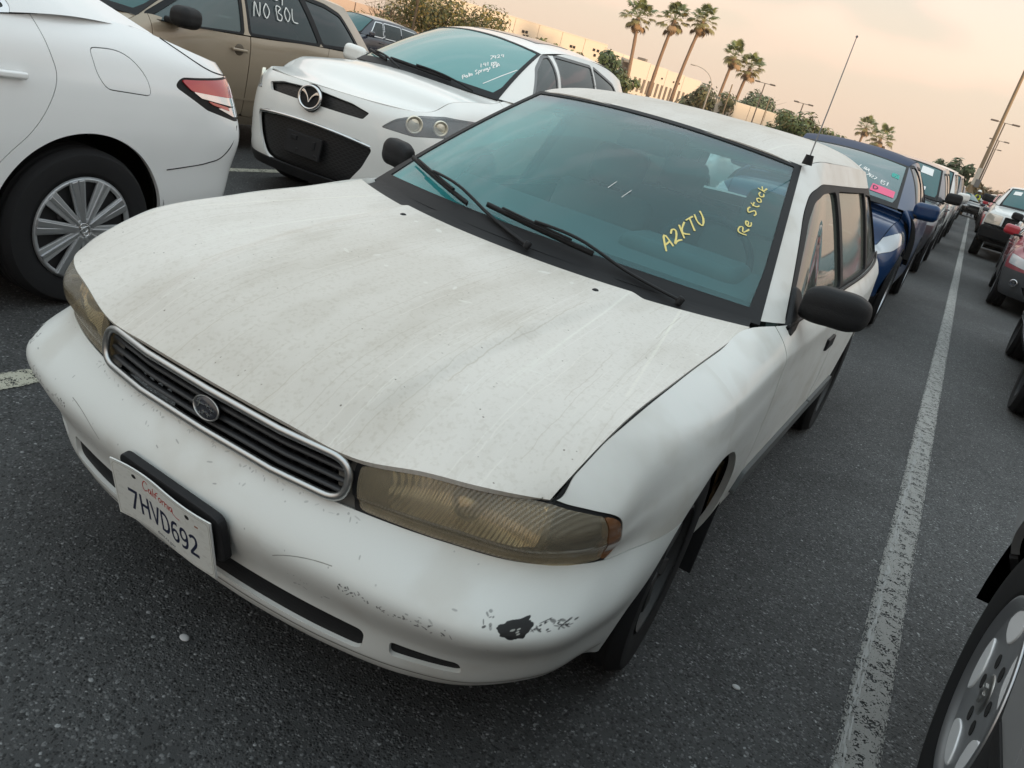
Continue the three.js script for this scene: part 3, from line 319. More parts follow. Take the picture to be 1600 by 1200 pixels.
  whole('tailgate', trim(S, [17, 19, 40], [0, 7, 20], null, { uv: uvSide }), wSide);
  both('body_side_moulding', () => trim(S, [9.2, 14, 170], [1.6, 3.4, 16], p => Math.min(pin(rp([[-.50, .365], [-2.2, .365], [-2.2, .44], [-.54, .44]], .02, 2))(p[2], p[1]), aF(p) - .01, aR(p) - .01, Math.abs(p[2] + 1.603) - .006), { off: .014, lip: .016, uv: uvSide }), M.greyTrim);
  const under = [trim(S, [0, 19, 150], [0, 4, 16], p => Math.min(aF(p) - .02, aR(p) - .02, p[2] > .25 ? p[1] > .31 ? 1 : -1 : 1), { off: -.034 }), trim(S, [4.2, 19, 130], [4, 7, 12], p => Math.min(aF(p) - .02, aR(p) - .02), { off: -.028 })];
  whole('body_shell', mg([...under, archLiner(0, .288, .40, .48, .80), archLiner(-2.63, .288, .39, .48, .80)]), M.dark);
  part('underbody', [at(box(1.45, .06, 3.0, 0), [0, .30, -1.9]), at(box(.9, .40, .9, 0), [0, .5, .10]), at(box(1.1, .10, 1.2, .03), [0, .21, .0])], M.dark, wagon);
  // mud flap and rusty edge behind the front wheel
  both('mud_flap', () => at(box(.19, .26, .012, .004), [.735, .235, -.415], [-.12, 0, 0]), M.rubber);
  both('inner_fender_edge', () => at(box(.012, .17, .05, .004), [.80, .40, -.425], [.1, 0, .08]), std([.22, .15, .08], .9));
  // hood
  const Cc = [[.686, .844], [.745, .755], [.795, .60], [.846, .35], [.880, .08], [.903, -.195]], E = [[.708, .713, .673], [.7145, .757, .612], [.722, .816, .465], [.727, .857, .18], [.731, .885, -.11], [.737, .913, -.385]];
  const fx = [0, .2, .37, .5, .6, .66, .708], fy = [.686, .6855, .680, .706, .7145, .7155, .713], fz = [.846, .8415, .821, .788, .753, .716, .673];
  const H = fx.map((x, c) => Cc.map((q, r) => { const s = x / .708, w = 1 - Math.pow(s, 2.2), e = E[r]; if (r === 0) return [x, fy[c] + .003, fz[c] + .004]; let y = lerp(e[1], q[0], w), z = lerp(e[2], q[1], w); if (r === 1) { y = lerp(y, fy[c] + .05, .45 * (1 - s)); } return [e[0] * s, y, z]; }));
  const Hn = net(H, true), Sh = (u, v) => { const p = Hn(u, v), k = sst(.25, 1.6, v), cx = lerp(.30, .43, v / 5); p[1] += .011 * k * (1 - sst(cx - .024, cx + .024, Math.abs(p[0]))); return p; };
  const hoodG = trim(Sh, [0, 5.90, 110], [0, 5, 90], null, { lip: .012, uv: uvTop, border: 'btr' });
  whole('hood', hoodG, wHood);
  for (const s of [0, 1]) { const gt = tube(curve(E.map(q => [q[0] - .001, q[1] - .009, q[2]]), 8), .0055, 6); part('hood_gap', s ? mir(gt) : gt, M.dark, wagon); }
  both('hood_seam', () => tube(curve([[.38, .672, .812], [.46, .695, .79], [.55, .706, .757], [.64, .7085, .715], [.712, .7045, .668], [.77, .697, .60]], 6), .0045, 6), M.black);
  // headlights: clouded lens over a fluted reflector
  const flute = tex(512, 64, (u) => { const a = .5 + .5 * Math.sin(u * 512 * .392699); return [a, a, a]; }, false);
  const lensHaze = tex(512, 256, (u, v) => { const a = fbm(u * 8, v * 5, 8, 41, 4), e = sst(.1, .9, a); return [lerp(.66, .86, e), lerp(.57, .75, e), lerp(.41, .56, e)]; });
  const lensM = phy([1, 1, 1], .16, { map: lensHaze, transmission: .80, thickness: 0, clearcoat: .35, clearcoatRoughness: .2, bumpMap: flute, bumpScale: .0006 }), reflM = std([.80, .78, .73], .22, { metalness: .85, bumpMap: flute, bumpScale: .003 });
  const uvL = p => [(p[0] + p[2] * .6) * 5, p[1] * 5];
  for (const sgn of [1, -1]) {
    const m = g => sgn < 0 ? mir(g) : g, hgrp = new THREE.Group(); hgrp.name = 'headlight'; wagon.add(hgrp);
    const inA = (p, u) => (u - 5.02 + (p[1] - .63) * 1.6) * .13;
    part('lens', m(trim(S, [1.7, 6.6, 90], [3.8, 7, 40], (p, u) => Math.min(HLf(p, u) - .004, -inA(p, u)), { off: .0, lip: .02, uv: uvL })), lensM, hgrp);
    part('side_marker', m(trim(S, [4, 6.6, 50], [3.8, 7, 40], (p, u) => Math.min(HLf(p, u) - .003, inA(p, u) - .002), { off: .001, lip: .02, uv: uvL })), phy([.30, .135, .06], .2, { clearcoat: .5, transmission: .35, thickness: 0 }), hgrp);
    part('seal', m(trim(S, [1.7, 6.8, 110], [3.7, 7, 50], (p, u) => Math.min(HLf(p, u) + .006, -HLf(p, u) + .006), { off: -.003 })), M.black, hgrp);
    const bowl = (cu, wu, dp) => (u, v) => { const p = S(u, v), q = Math.min(1, Math.pow((u - cu) / wu, 2) + Math.pow((v - 5.5) / 1.75, 2)), d = -.018 - dp * (1 - q); return [p[0] + d * .35, p[1], p[2] + d]; };
    part('reflector', m(mg([trim(bowl(3.05, 1.05, .085), [2.0, 3.95, 40], [3.95, 7, 24], null, { uv: p => [p[0] * 3, p[1] * .2] }), trim(bowl(4.6, .75, .06), [3.98, 5.5, 36], [3.95, 7, 24], null, { uv: p => [p[0] * 6 + p[2] * 3, p[1] * .2] })])), reflM, hgrp);
    part('lamp_shield', m(trim((u, v) => { const p = S(u, v); return [p[0] - .004, p[1], p[2] - .016]; }, [1.75, 6.2, 60], [3.9, 7, 30], (p, u, v) => Math.max(2.35 - u, v < 5 ? .35 - Math.abs(v - 4.05) : .22 - Math.abs(v - 6.95), .03 - Math.abs(u - 3.97)) * .1, {})), std([.10, .095, .085], .6), hgrp);
    part('bulb', m(mg([at(lathe([[.028, -.02], [.034, .02], [.02, .035], [0, .04]], 20), [.56, .645, .70], [0, -1.57, 0])])), M.chromeDull, hgrp);
  }
  // grille: rounded chrome frame, slats behind, oval badge
  const zf = x => { x = Math.abs(x); return x < .2 ? lerp(.852, .847, x / .2) : lerp(.847, .820, (x - .2) / .18); };
  const gout = rp([[-.372, .578], [.372, .578], [.374, .676], [-.374, .676]], .052, 6), ring1 = (k, dz) => rp([[-.374 + k, .574 + k], [.374 - k, .574 + k], [.374 - k, .682 - k], [-.374 + k, .682 - k]], .055 - k * .6, 8).flatMap((p, i, A) => { const q = A[(i + 1) % A.length], n = Math.max(1, Math.ceil(Math.hypot(q[0] - p[0], q[1] - p[1]) / .04)); return [...Array(n)].map((_, j) => { const x = lerp(p[0], q[0], j / n), y = lerp(p[1], q[1], j / n), top = (y - .628) / .055; return [x, y, zf(x) + dz + (top > 0 ? -.004 * top : .003 * -top)]; }); });
  part('grille_frame', [tube(ring1(.011, .006), [.013, .011].map(x => x) && (() => [.0072, .0088]), 12, true)], M.chromeDull, wagon);
  for (let k = 0; k < 4; k++) { const y = .596 + k * .0215, w = .356 - (k === 0 || k === 3 ? .010 : 0); part('slat', tube([...Array(25)].map((_, i) => { const x = lerp(-w, w, i / 24); return [x, y, zf(x) - .014 - k * .002]; }), () => [.011, .0045], 8), phy([.03, .031, .033], .45), wagon); }
  part('grille_back', [...[-1, 0, 1].map(i => at(box(.25, .11, .01, 0), [i * .24, .628, i ? .775 : .80], [0, i * .11, 0]))], M.dark, wagon);
  part('grille_rib', [...Array(22)].map((_, i) => { const x = -.34 + i * .68 / 21; return at(box(.003, .085, .03, 0), [x, .628, zf(x) - .045]); }), M.black, wagon);
  { const b = new THREE.Group(); b.name = 'badge'; b.position.set(0, .630, .852); b.rotation.x = -.12; wagon.add(b);
    part('badge_disc', at(new THREE.SphereGeometry(1, 32, 16), [0, 0, 0], null, [.037, .025, .008]), phy([.02, .022, .03], .3, { clearcoat: 1 }), b);
    part('badge_rim', at(new THREE.TorusGeometry(.0365, .0024, 8, 48), [0, 0, .003], null, [1, .65, 1]), M.chromeDull, b);
    const star = (r, x, y) => { const p = []; for (let k = 0; k < 12; k++) { const a = k / 12 * 6.283, q = k % 3 === 0 ? r : r * .22; p.push([x + Math.cos(a) * q, y + Math.sin(a) * q * .8]); } return at(ext(p, .002, 0), [0, 0, .0078]); };
    part('badge_star', [star(.014, -.016, .007), ...[[.008, .009], [.022, .004], [.002, -.006], [.015, -.008], [-.008, -.012]].map(q => star(.0075, ...q))], M.chrome, b); }
  // number plate, bent a little, on a black holder
  { const pl = new THREE.Group(); pl.name = 'number_plate'; pl.position.set(-.004, .394, .924); pl.rotation.set(.25, -.02, 0); wagon.add(pl);
    const art = canvasTex(1024, 512, (g, w, h) => { g.fillStyle = '#d2d2cc'; g.fillRect(0, 0, w, h); const r = mulberry(3); for (let k = 0; k < 500; k++) { g.fillStyle = `rgba(110,100,85,${.08 * r()})`; g.beginPath(); g.ellipse(r() * w, r() * h, 3 + 26 * r(), 2 + 14 * r(), 0, 0, 7); g.fill(); } g.strokeStyle = '#aaa89f'; g.lineWidth = 5; g.beginPath(); g.roundRect(12, 12, w - 24, h - 24, 36); g.stroke(); g.textAlign = 'center'; g.fillStyle = '#161d38'; g.strokeStyle = '#161d38'; g.lineWidth = 7; g.save(); g.translate(w / 2, 400); g.scale(.86, 1.22); g.font = '218px sans-serif'; g.fillText('7HVD692', 0, 0); g.strokeText('7HVD692', 0, 0); g.restore();
      g.strokeStyle = '#a82a22'; g.lineWidth = 9; g.lineCap = g.lineJoin = 'round'; let x = 300; const sc = { C: 1.15 }; for (const ch of 'California') { const k = ch === 'C' ? 92 : 74; for (const st of GL[ch]) { const c = st.length > 2 ? curve(st, 6) : st; g.beginPath(); c.forEach((q, i) => { const X = x + q[0] * k * 1.0 + q[1] * 12, Y = 128 - q[1] * k * 1.0; i ? g.lineTo(X, Y) : g.moveTo(X, Y); }); g.stroke(); } x += (Math.max(...GL[ch].flat().map(q => q[0])) + .14) * k; } g.beginPath(); g.moveTo(x - 8, 128); g.quadraticCurveTo(x + 20, 150, x + 60, 146); g.stroke();
      g.fillStyle = '#3a3a44'; g.font = 'bold 40px sans-serif'; g.fillText('dmv.ca.gov', w / 2, 486); for (const X of [215, 810]) { g.fillStyle = '#1a1a1a'; g.beginPath(); g.ellipse(X, 62, 22, 18, 0, 0, 7); g.fill(); } g.fillStyle = '#8a4a28'; g.fillRect(880, 92, 34, 14); });
    const bend = g => { const p = g.attributes.position; for (let i = 0; i < p.count; i++) p.setZ(i, p.getZ(i) + .012 * Math.pow(p.getX(i) / .15, 2) * (p.getX(i) < 0 ? 1 : -.5) + .006 * Math.sin(p.getX(i) * 14)); g.computeVertexNormals(); return g; };
    const f = new THREE.ShapeGeometry(new THREE.Shape(rp([[-.1525, -.076], [.1525, -.076], [.1525, .076], [-.1525, .076]], .014).map(q => new THREE.Vector2(...q))));
    const face = new THREE.PlaneGeometry(.303, .150, 24, 4); part('plate_face', at(bend(face), [0, 0, .0026]), std([1, 1, 1], .5, { map: art }), pl);
    part('plate_sheet', bend(new THREE.BoxGeometry(.307, .154, .003, 24, 4, 1)), M.plateWhite, pl);
    part('plate_holder', [at(ext(rp([[-.150, -.03], [.170, -.03], [.163, .080], [-.146, .080]], .02), .012, .004), [0, 0, -.026])], M.trim, pl); }
  // cabin
  const cab = cabinSurfaces({ wb: [.728, .918, -.475], wbc: [.935, -.275], wt: [.548, 1.343, -1.172], wtc: [1.372, -1.085], wbul: .035, roof: [[.568, 1.372, 1.414, -1.34], [.576, 1.380, 1.440, -1.7], [.578, 1.380, 1.455, -2.3], [.560, 1.370, 1.448, -2.8]], rt: [.47, 1.335, -3.30], rtc: [1.41, -3.40], rb: [.62, .95, -3.60], rbc: [.957, -3.70], rpow: 4.6, sbul: .012,
    sides: [[.792, .908, -.66, .570, 1.370, -1.33], [.790, .915, -1.1, .576, 1.378, -1.62], [.79, .926, -1.62, .579, 1.381, -1.98], [.788, .933, -2.25, .579, 1.380, -2.4], [.745, .94, -3.05, .557, 1.370, -2.85], [.70, .945, -3.42, .512, 1.352, -3.14]] });
  const uvRoof = p => [(p[0] + 1) / 2, p[2] / 2.4];
  const gut = (p) => 1;
  part('roof', [trim(cab.roof, [0, 5, 60], [0, cab.nr, 90], null, { uv: uvRoof, lip: .012, border: 'b' }), mir(trim(cab.roof, [0, 5, 60], [0, cab.nr, 90], null, { uv: uvRoof, lip: .012, border: 'b' }))], wHood, wagon);
  const win = [rp([[-.665, .925], [-1.62, .934], [-1.62, 1.280], [-1.31, 1.270], [-1.165, 1.243], [-1.045, 1.185]], .035), rp([[-1.68, .936], [-2.43, .944], [-2.465, 1.280], [-1.68, 1.282]], .025), rp([[-2.505, .95], [-3.32, .962], [-3.10, 1.25], [-2.51, 1.275]], .04)];
  const fwin = win.map(pin), frame = pin(rp([[-.605, .90], [-3.45, .945], [-3.16, 1.30], [-1.32, 1.304], [-1.15, 1.270], [-1.025, 1.205]], .05));
  const sideU = [0, cab.nc, 150], anyW = p => Math.max(...fwin.map(f => f(p[2], p[1])));
  both('roof_side', () => trim(cab.side, sideU, [0, 5, 60], p => -frame(p[2], p[1]), { lip: .01, uv: uvSide }), wSide);
  both('window_frame', () => trim(cab.side, sideU, [0, 5, 60], p => Math.min(frame(p[2], p[1]) - .002, -anyW(p)), { off: .002, lip: .014 }), M.trim);
  both('pillar_cover', () => trim(cab.side, sideU, [0, 5, 60], p => Math.min(frame(p[2], p[1]) - .03, -anyW(p) + .01, -1.5 - p[2]), { off: -.02 }), M.black);
  const sideGlass = phy([.30, .33, .28], .03, { transmission: .72, thickness: 0, specularIntensity: 1 }), tintGlass = phy([.17, .18, .145], .10, { transmission: .30, thickness: 0, specularIntensity: .6 });
  ['front_door_glass', 'rear_door_glass', 'cargo_glass'].forEach((n, i) => both(n, () => trim(cab.side, sideU, [0, 5, 60], p => fwin[i](p[2], p[1]) + .008, { off: -.010 }), i ? tintGlass : sideGlass));
  const bt = tube(curve([[.799, .905, -.60], [.803, .917, -1.1], [.803, .928, -1.62], [.802, .935, -2.25], [.758, .943, -3.05], [.716, .95, -3.42]], 6), () => [.006, .009], 6);
  both('belt_moulding', () => bt, M.black);
  const gx = (s, t) => Math.min((1 - Math.abs(s)) * lerp(.72, .55, t), (1 - t) * .85, t * .85);
  // windshield: tinted glass, teal film denser to one side, darker band along its top
  const wsMap = tex(512, 512, (u, v) => { const a = fbm(u * 5, v * 6, 8, 33, 4), top = sst(.86, .97, v), mottle = .8 + .35 * a; const c = [.05 * mottle, .53 * mottle, .52 * mottle]; return [lerp(c[0], .02, top), lerp(c[1], .16, top), lerp(c[2], .24, top)]; });
  const filmA = tex(512, 512, (u, v) => { const X = (u - .5) * 1.4, Y = v * .84; let cl = 0; for (const [cx, r1] of [[-.02, .60], [.52, .60]]) { const r = Math.hypot(X - cx, Y + .03); cl = Math.max(cl, 1 - sst(r1 - .006, r1 + .006, r)); } const a = fbm(u * 6, v * 6, 8, 63, 4), f = fbm(u * 60, v * 60, 64, 64, 3); const t = lerp(.70, .115, sst(.0, .74, u + .18 * v)) * (.88 + .3 * (a - .5) + .08 * (f - .5)) + .06 * (1 - cl) + .10 * (1 - sst(0, .1, v)) + .16 * sst(.86, .97, v); return [t, t, t]; }, false);
  part('windshield', trim(cab.W, [-1, 1, 60], [0, 1, 40], (p, u, v) => gx(u, v) - .014, {}), phy([.50, .76, .78], .02, { transmission: .97, thickness: 0, ior: 1.5 }), wagon);
  part('teal_film', trim(cab.W, [-1, 1, 60], [0, 1, 40], (p, u, v) => gx(u, v) - .014, { off: -.004, uv: (p, u, v) => [(u + 1) / 2, v] }), std([1, 1, 1], .9, { map: wsMap, alphaMap: filmA, transparent: true }), wagon);
  part('windshield_seal', [trim(cab.W, [-1.012, 1.012, 150], [-.02, 1.012, 90], (p, u, v) => .017 + (v > .5 ? 0 : .012 * sst(.3, 0, v)) - gx(u, v), { off: .003, lip: .012, border: 'btlr' })], M.trim, wagon);
  part('cowl_panel', trim((u, v) => { const a = Sh(Math.abs(u) * 5.97, 5), b = cab.W(u, .045); const x = u < 0 ? -a[0] : a[0]; return [lerp(x, b[0], v), lerp(a[1] - .012, b[1] + .004, v) - .018 * Math.sin(v * Math.PI), lerp(a[2] + .02, b[2], v)]; }, [-.985, .985, 60], [0, 1, 8], null, {}), M.trim, wagon);
  part('frit_band', trim(cab.W, [-1, 1, 60], [.0, .085, 4], null, { off: -.009 }), M.black, wagon);
  { part('windshield_writing', scribble(cab.W, 'A2KTU', [.575, .175], [.0217, .050], [-.052, .055], .0062), markerY, wagon); part('windshield_writing', scribble(cab.W, 'Re Stock', [.855, .405], [.0018, .062], [-.045, .008], .0052), markerY, wagon); }
  part('paint_mark', scribble(cab.W, '1', [.165, .385], [.03, 0], [.012, .05], .002), marker, wagon); part('paint_mark', scribble(cab.W, '1', [.255, .36], [.03, 0], [.016, .055], .002), marker, wagon);
  // wipers
  const wiper = (a, b, mid) => { const p0 = cab.W(...a), p1 = cab.W(...b), up = [0, .018, .012], q = t => mad(cab.W(lerp(a[0], b[0], t), lerp(a[1], b[1], t)), up, 1); const grp = new THREE.Group(); grp.name = 'wiper'; wagon.add(grp);
    part('blade', [tube([0, .25, .5, .75, 1].map(q), () => [.004, .009], 8), tube([.18, .4, .6, .82].map(t => mad(q(t), [0, .014, .010], 1)), () => [.006, .004], 8)], M.trim, grp);
    const piv = mad(cab.W(...mid), [0, .012, .02], 1), mq = mad(q(.5), [0, .02, .015], 1); part('arm', [tube(curve([piv, mad(piv, sub(mq, piv), .35), mad(mad(piv, sub(mq, piv), .7), [0, .02, .012], 1), mq], 6), t => [.008 - .003 * t, .005], 8), at(lathe([[.011, -.01], [.011, .010], [0, .013]], 16), piv, [0, 0, 1.2])], M.trim, grp); };
  wiper([-.95, .17], [-.33, .045], [.07, -.02]); wiper([-.24, .075], [.33, .03], [.72, -.03]);
  for (const s of [1, -1]) { const p = [s * .345, .905, -.14]; part('washer_nozzle', at(new THREE.SphereGeometry(1, 12, 8), p, null, [.011, .008, .013]), M.black, wagon); }
  // tailgate glass and rear lamps
  const rgx = (s, t) => Math.min((1 - Math.abs(s)) * .6, (1 - t) * .43, t * .43);
  part('rear_window', trim(cab.Rg, [-1, 1, 30], [0, 1, 20], (p, u, v) => rgx(u, v) - .05, { flip: true }), M.glassClear, wagon);
  part('tailgate_frame', trim(cab.Rg, [-1, 1, 60], [0, 1, 40], (p, u, v) => .055 - rgx(u, v), { flip: true, lip: .03 }), wSide, wagon);
  part('tailgate_trim', trim(cab.Rg, [-1, 1, 60], [0, 1, 40], (p, u, v) => .06 - rgx(u, v), { flip: true, off: -.03 }), M.fabricDark, wagon);
  both('tail_lamp', () => trim(S, [16, 17.4, 30], [4.2, 6.2, 20], p => pin(rp([[.60, .62], [.80, .62], [.80, .82], [.60, .82]], .02))(p[0], p[1]), { off: .004 }), M.red);
  // interior
  part('headliner', [trim(cab.roof, [0, 5, 16], [.12, cab.nr, 20], null, { off: -.03 }), mir(trim(cab.roof, [0, 5, 16], [.12, cab.nr, 20], null, { off: -.03 }))], std([.45, .46, .45], .95), wagon);
  part('dashboard', [at(box(1.36, .10, .52, .05), [0, .90, -.70], [.12, 0, 0]), at(box(1.36, .30, .20, .06), [0, .76, -.88]), at(box(.44, .09, .24, .05), [.36, .955, -.82])], std([.08, .10, .10], .8), wagon);
  part('interior_floor', [at(box(1.4, .05, 2.9, 0), [0, .36, -2.0]), at(box(1.3, .05, .95, 0), [0, .66, -3.15])], M.fabricDark, wagon);
  steering(wagon, .36, .93, -1.0); for (const x of [.39, -.37]) seat(wagon, x, -1.36, .275, std([.22, .24, .24], .95)); seat(wagon, 0, -2.3, .26, std([.22, .24, .24], .95), true);
  part('rear_view_mirror', [at(box(.23, .065, .035, .02), [.0, 1.275, -1.06], [-.2, -.15, 0]), tube([[0, 1.29, -1.06], [0, 1.34, -1.07]], .008, 8)], M.black, wagon);
  both('sun_visor', () => at(box(.40, .015, .15, .007), [.33, 1.335, -1.22], [.35, 0, 0]), std([.20, .21, .20], .9));
  // mirrors
  for (const s of [1, -1]) { const m = g => s < 0 ? mir(g) : g, grp = new THREE.Group(); grp.name = 'side_mirror'; wagon.add(grp);
    const rg = (x, cy, cz, ry, rz) => [...Array(12)].map((_, i) => { const a = -i / 12 * 6.283, c = Math.cos(a), q = Math.sin(a), e = .62; return [x, cy + Math.sign(q) * Math.pow(Math.abs(q), e) * ry, cz + Math.sign(c) * Math.pow(Math.abs(c), e) * rz]; });
    part('housing', m(at(smooth(blob([rg(.798, .975, -.72, .002, .002), rg(.80, .975, -.72, .052, .05), rg(.83, .98, -.725, .066, .06), rg(.90, .985, -.735, .070, .062), rg(.975, .985, -.755, .064, .056), rg(1.005, .983, -.77, .045, .042), rg(1.016, .982, -.775, .012, .012), rg(1.0165, .982, -.775, .001, .001)])), s > 0 ? [.80 * .10, .985 * .16, -.73 * .16] : [.80 * .32, .985 * .26, -.73 * .26], null, s > 0 ? [.90, .84, .84] : [.68, .74, .74])), M.trim, grp);
    part('mirror_base', m(mg([ext(rp([[-.60, .885], [-.82, .90], [-.82, .985], [-.76, 1.0]], .02), .03, .006)].map(g => { g = g.clone(); g.rotateY(Math.PI / 2); const p = g.attributes.position; for (let i = 0; i < p.count; i++) { const z = p.getZ(i); p.setZ(i, -z); } g.computeVertexNormals(); return at(g, [.772, 0, 0]); }).map(g => { const a = g.attributes.position; for (let i = 0; i < a.count; i++) a.setX(i, a.getX(i) - (a.getY(i) - .9) * .48); g.computeVertexNormals(); return g; }))), M.trim, grp); }
  both('door_handle', () => at(box(.016, .05, .16, .007), [.848, .735, -1.46]), M.black);
  both('door_handle_cup', () => at(box(.016, .05, .16, .007), [.845, .745, -2.32]), M.black);
  // aerial on the driver's side of the roof
  part('antenna', [tube([[.566, 1.388, -1.19], [.562, 1.55, -1.225], [.556, 1.72, -1.262], [.553, 1.80, -1.28]], t => .0026 - .0010 * t, 6), at(new THREE.SphereGeometry(.0045, 8, 6), [.553, 1.803, -1.281])], M.steel, wagon);
  part('antenna_base', [at(new THREE.CylinderGeometry(.014, .019, .034, 8), [.566, 1.374, -1.187])], M.black, wagon);
  putWheels(wagon, wheel('steel', .305, .185, .19, std([.035, .035, .035], .6, { metalness: .3 })), [[.735, .305, 0, .06], [-.735, .305, 0, .06], [.735, .305, -2.63], [-.735, .305, -2.63]]);
}
// ------------------------------------------------------------------ the other cars: one builder, a body of its own for each
function stdCols(o) {
  const { fo, wb, ro, hw, yn, yc, cz, yr, ytail } = o, n = o.nose ?? 1, t = o.tail ?? 1, c = [], fz = o.fender ?? .12, yb = o.yb ?? .22;
  [[0, 0], [.38, .025], [.64, .10], [.83, .25], [.94, .46]].forEach(([x, d], i) => c.push([x * hw, fo - d * n, yn + (yc - yn) * .30 * sst(.1, .6, d) * (o.rise ?? 1), [.05, .055, .07, .10, fz][i], o.ybf ?? .24]));
  c.push([.985 * hw, .32, lerp(yn, yc, .55), fz, yb + .03], [hw, 0, lerp(yn, yc, .75), fz, yb], [hw, cz * .5 - .2, lerp(yn, yc, .92), fz, yb], [hw, cz - .05, yc, fz, yb]);
  const it = o.beltIn ?? .07; c.push([hw, cz - .45, yc + .01, it, yb], [hw, lerp(cz - .45, -wb, .5), lerp(yc, yr, .5), it, yb], [hw, -wb + .5, lerp(yc, yr, .85), it, yb], [hw, -wb, yr, o.hip ?? it, yb + .02]);
  [[.985, .42], [.95, .70], [.86, .90], [.55, .98], [0, 1]].forEach(([x, d], i) => c.push([x * hw, -wb - ro * d * (i < 3 ? lerp(1, .98, t) : 1), lerp(yr, ytail, sst(.2, .9, d)), [o.hip ?? it, (o.hip ?? it), .07, .05, .05][i], o.ybr ?? .28]));
  return c;
}
function onSide(S, L, T, z, y, u0 = 4) { let u = L / 2, v = T / 2; for (let k = 0; k < 12; k++) { let a = u0, b = L; for (let i = 0; i < 26; i++) { u = (a + b) / 2; if (S(u, v)[2] > z) a = u; else b = u; } a = 0; b = T; for (let i = 0; i < 26; i++) { v = (a + b) / 2; if (S(u, v)[1] < y) a = v; else b = v; } } return S(u, v); }
const seamTube = (S, L, T, pts, r = .0028) => tube(curve(pts.map(p => onSide(S, L, T, p[0], p[1])), 8), r, 6);
function genCar(o) {
  const q = o.q ?? 1, N = (k, m = 6) => Math.max(m, Math.round(k * q)), car = thing(o.name, o.label, o.cat || 'car', [o.x, 0, o.z], (o.h || 0) * D2R, o.group), cols = o.cols || stdCols(o), pm = o.paint;
  const nn = cols.map((c, i) => { const a = i ? cols[i - 1] : [-cols[1][0], cols[1][1]], b = cols[i + 1] || [-cols[i - 1][0], cols[i - 1][1]]; const l = Math.hypot(b[0] - a[0], b[1] - a[1]); return [-(b[1] - a[1]) / l, (b[0] - a[0]) / l]; });
  const hs = o.hs || [0, .13, .36, .58, .78, .92, 1], ins = o.ins || [.06, .02, .004, 0, 0, 0, 0], tw = o.tw || [0, 0, 0, 0, .16, .50, 1];
  const P = cols.map((c, i) => hs.map((h, j) => { const d = ins[j] + tw[j] * c[3] + (c[5]?.[j] ?? 0); return [Math.max(0, c[0] - nn[i][0] * d) * (c[0] ? 1 : 0), lerp(c[4], c[2], h), c[1] - nn[i][1] * d]; }));
  const S = net(P, true), L = cols.length - 1, T = 6;
  const ycW = o.R, Ra = o.Ra ?? o.R + .065, ar = z => p => Math.hypot(p[2] - z, p[1] - ycW) - Ra, aF = ar(0), aR = ar(-o.wb + (o.dzr || 0));
  const holes = (o.holes || []).map(h => ({ ...h, f: (pf => p => h.at === 'f' ? (p[2] > (h.z ?? .05) ? pf(p[0], p[1]) : -1) : h.at === 'r' ? (p[2] < -o.wb - .2 ? pf(p[0], p[1]) : -1) : pf(p[2], p[1]))(pin(h.raw ? h.poly : rp(h.poly, h.r ?? .02))) }));
  const doors = (o.doors || []).map(d => ({ ...d, f: pin(rp(d.poly, d.r ?? .04)) }));
  const parts = (name, g, mat, par) => g && part(name, mg([g, mir(g)]), mat, par || car), each = (name, g, mat) => { if (g) { part(name, g, mat, car); part(name, mir(g), mat, car); } };
  const gap = o.gap ?? .004, low = o.lowMat ? (o.lowY ?? .42) : -1;
  const bodyF = p => Math.min(aF(p), aR(p), ...holes.map(h => -h.f(p)), ...doors.map(d => -d.f(p[2], p[1]) - gap), ...(low > 0 ? [p[1] - low] : []));
  parts('body', trim(S, [0, L, N(230)], [0, T, N(90, 24)], bodyF, { lip: .02, border: 'bt' }), pm);
  if (low > 0) parts('lower_cladding', trim(S, [0, L, N(200)], [0, T, N(60, 20)], p => Math.min(aF(p) - .0, aR(p), low - .002 - p[1], ...holes.map(h => -h.f(p))), { lip: .02, border: 'b', off: .004 }), o.lowMat);
  if (o.flare) parts('arch_flare', trim(S, [0, L, N(260)], [0, T, N(100, 30)], p => Math.max(Math.min(aF(p), o.flare - aF(p)), Math.min(aR(p), o.flare - aR(p))), { off: .008, lip: .012 }), o.lowMat || M.trim);
  for (const d of doors) each(d.name, trim(S, [5, L, N(170)], [0, T, N(80, 20)], p => Math.min(d.f(p[2], p[1]), aF(p), aR(p) - .006, ...(low > 0 ? [p[1] - low] : []), ...holes.map(h => -h.f(p))), { lip: .018 }), pm);
  for (const h of holes) { const g = trim(S, h.at === 'f' ? [0, 8, N(150, 40)] : h.at === 'r' ? [L - 6, L, N(90, 30)] : h.U ? [h.U[0], h.U[1], N(170)] : [3, L, N(220, 50)], h.V ? [h.V[0], h.V[1], N(90)] : [0, T, N(110, 24)], p => h.f(p) - (h.gap ?? .003), { off: h.off ?? -.012, lip: .015, uv: p => h.at === 's' ? [p[2] * 4, p[1] * 4] : [p[0] * 4, p[1] * 4] }); if (h.pair) each(h.name, g, h.mat); else parts(h.name, g, h.mat); }
  parts('body_shell', trim(S, [0, L, N(110)], [0, T, N(20, 10)], p => Math.min(aF(p) - .015, aR(p) - .015), { off: -.06 }), M.dark);
  for (const wz of [0, -o.wb]) each('wheel_well', archLiner(wz, o.R, Ra + .02, o.hw - .42, o.hw - .03), M.dark);
  part('underbody', at(box(o.hw * 1.5, .08, o.wb - .3, 0), [0, .27, -o.wb / 2]), M.dark, car);
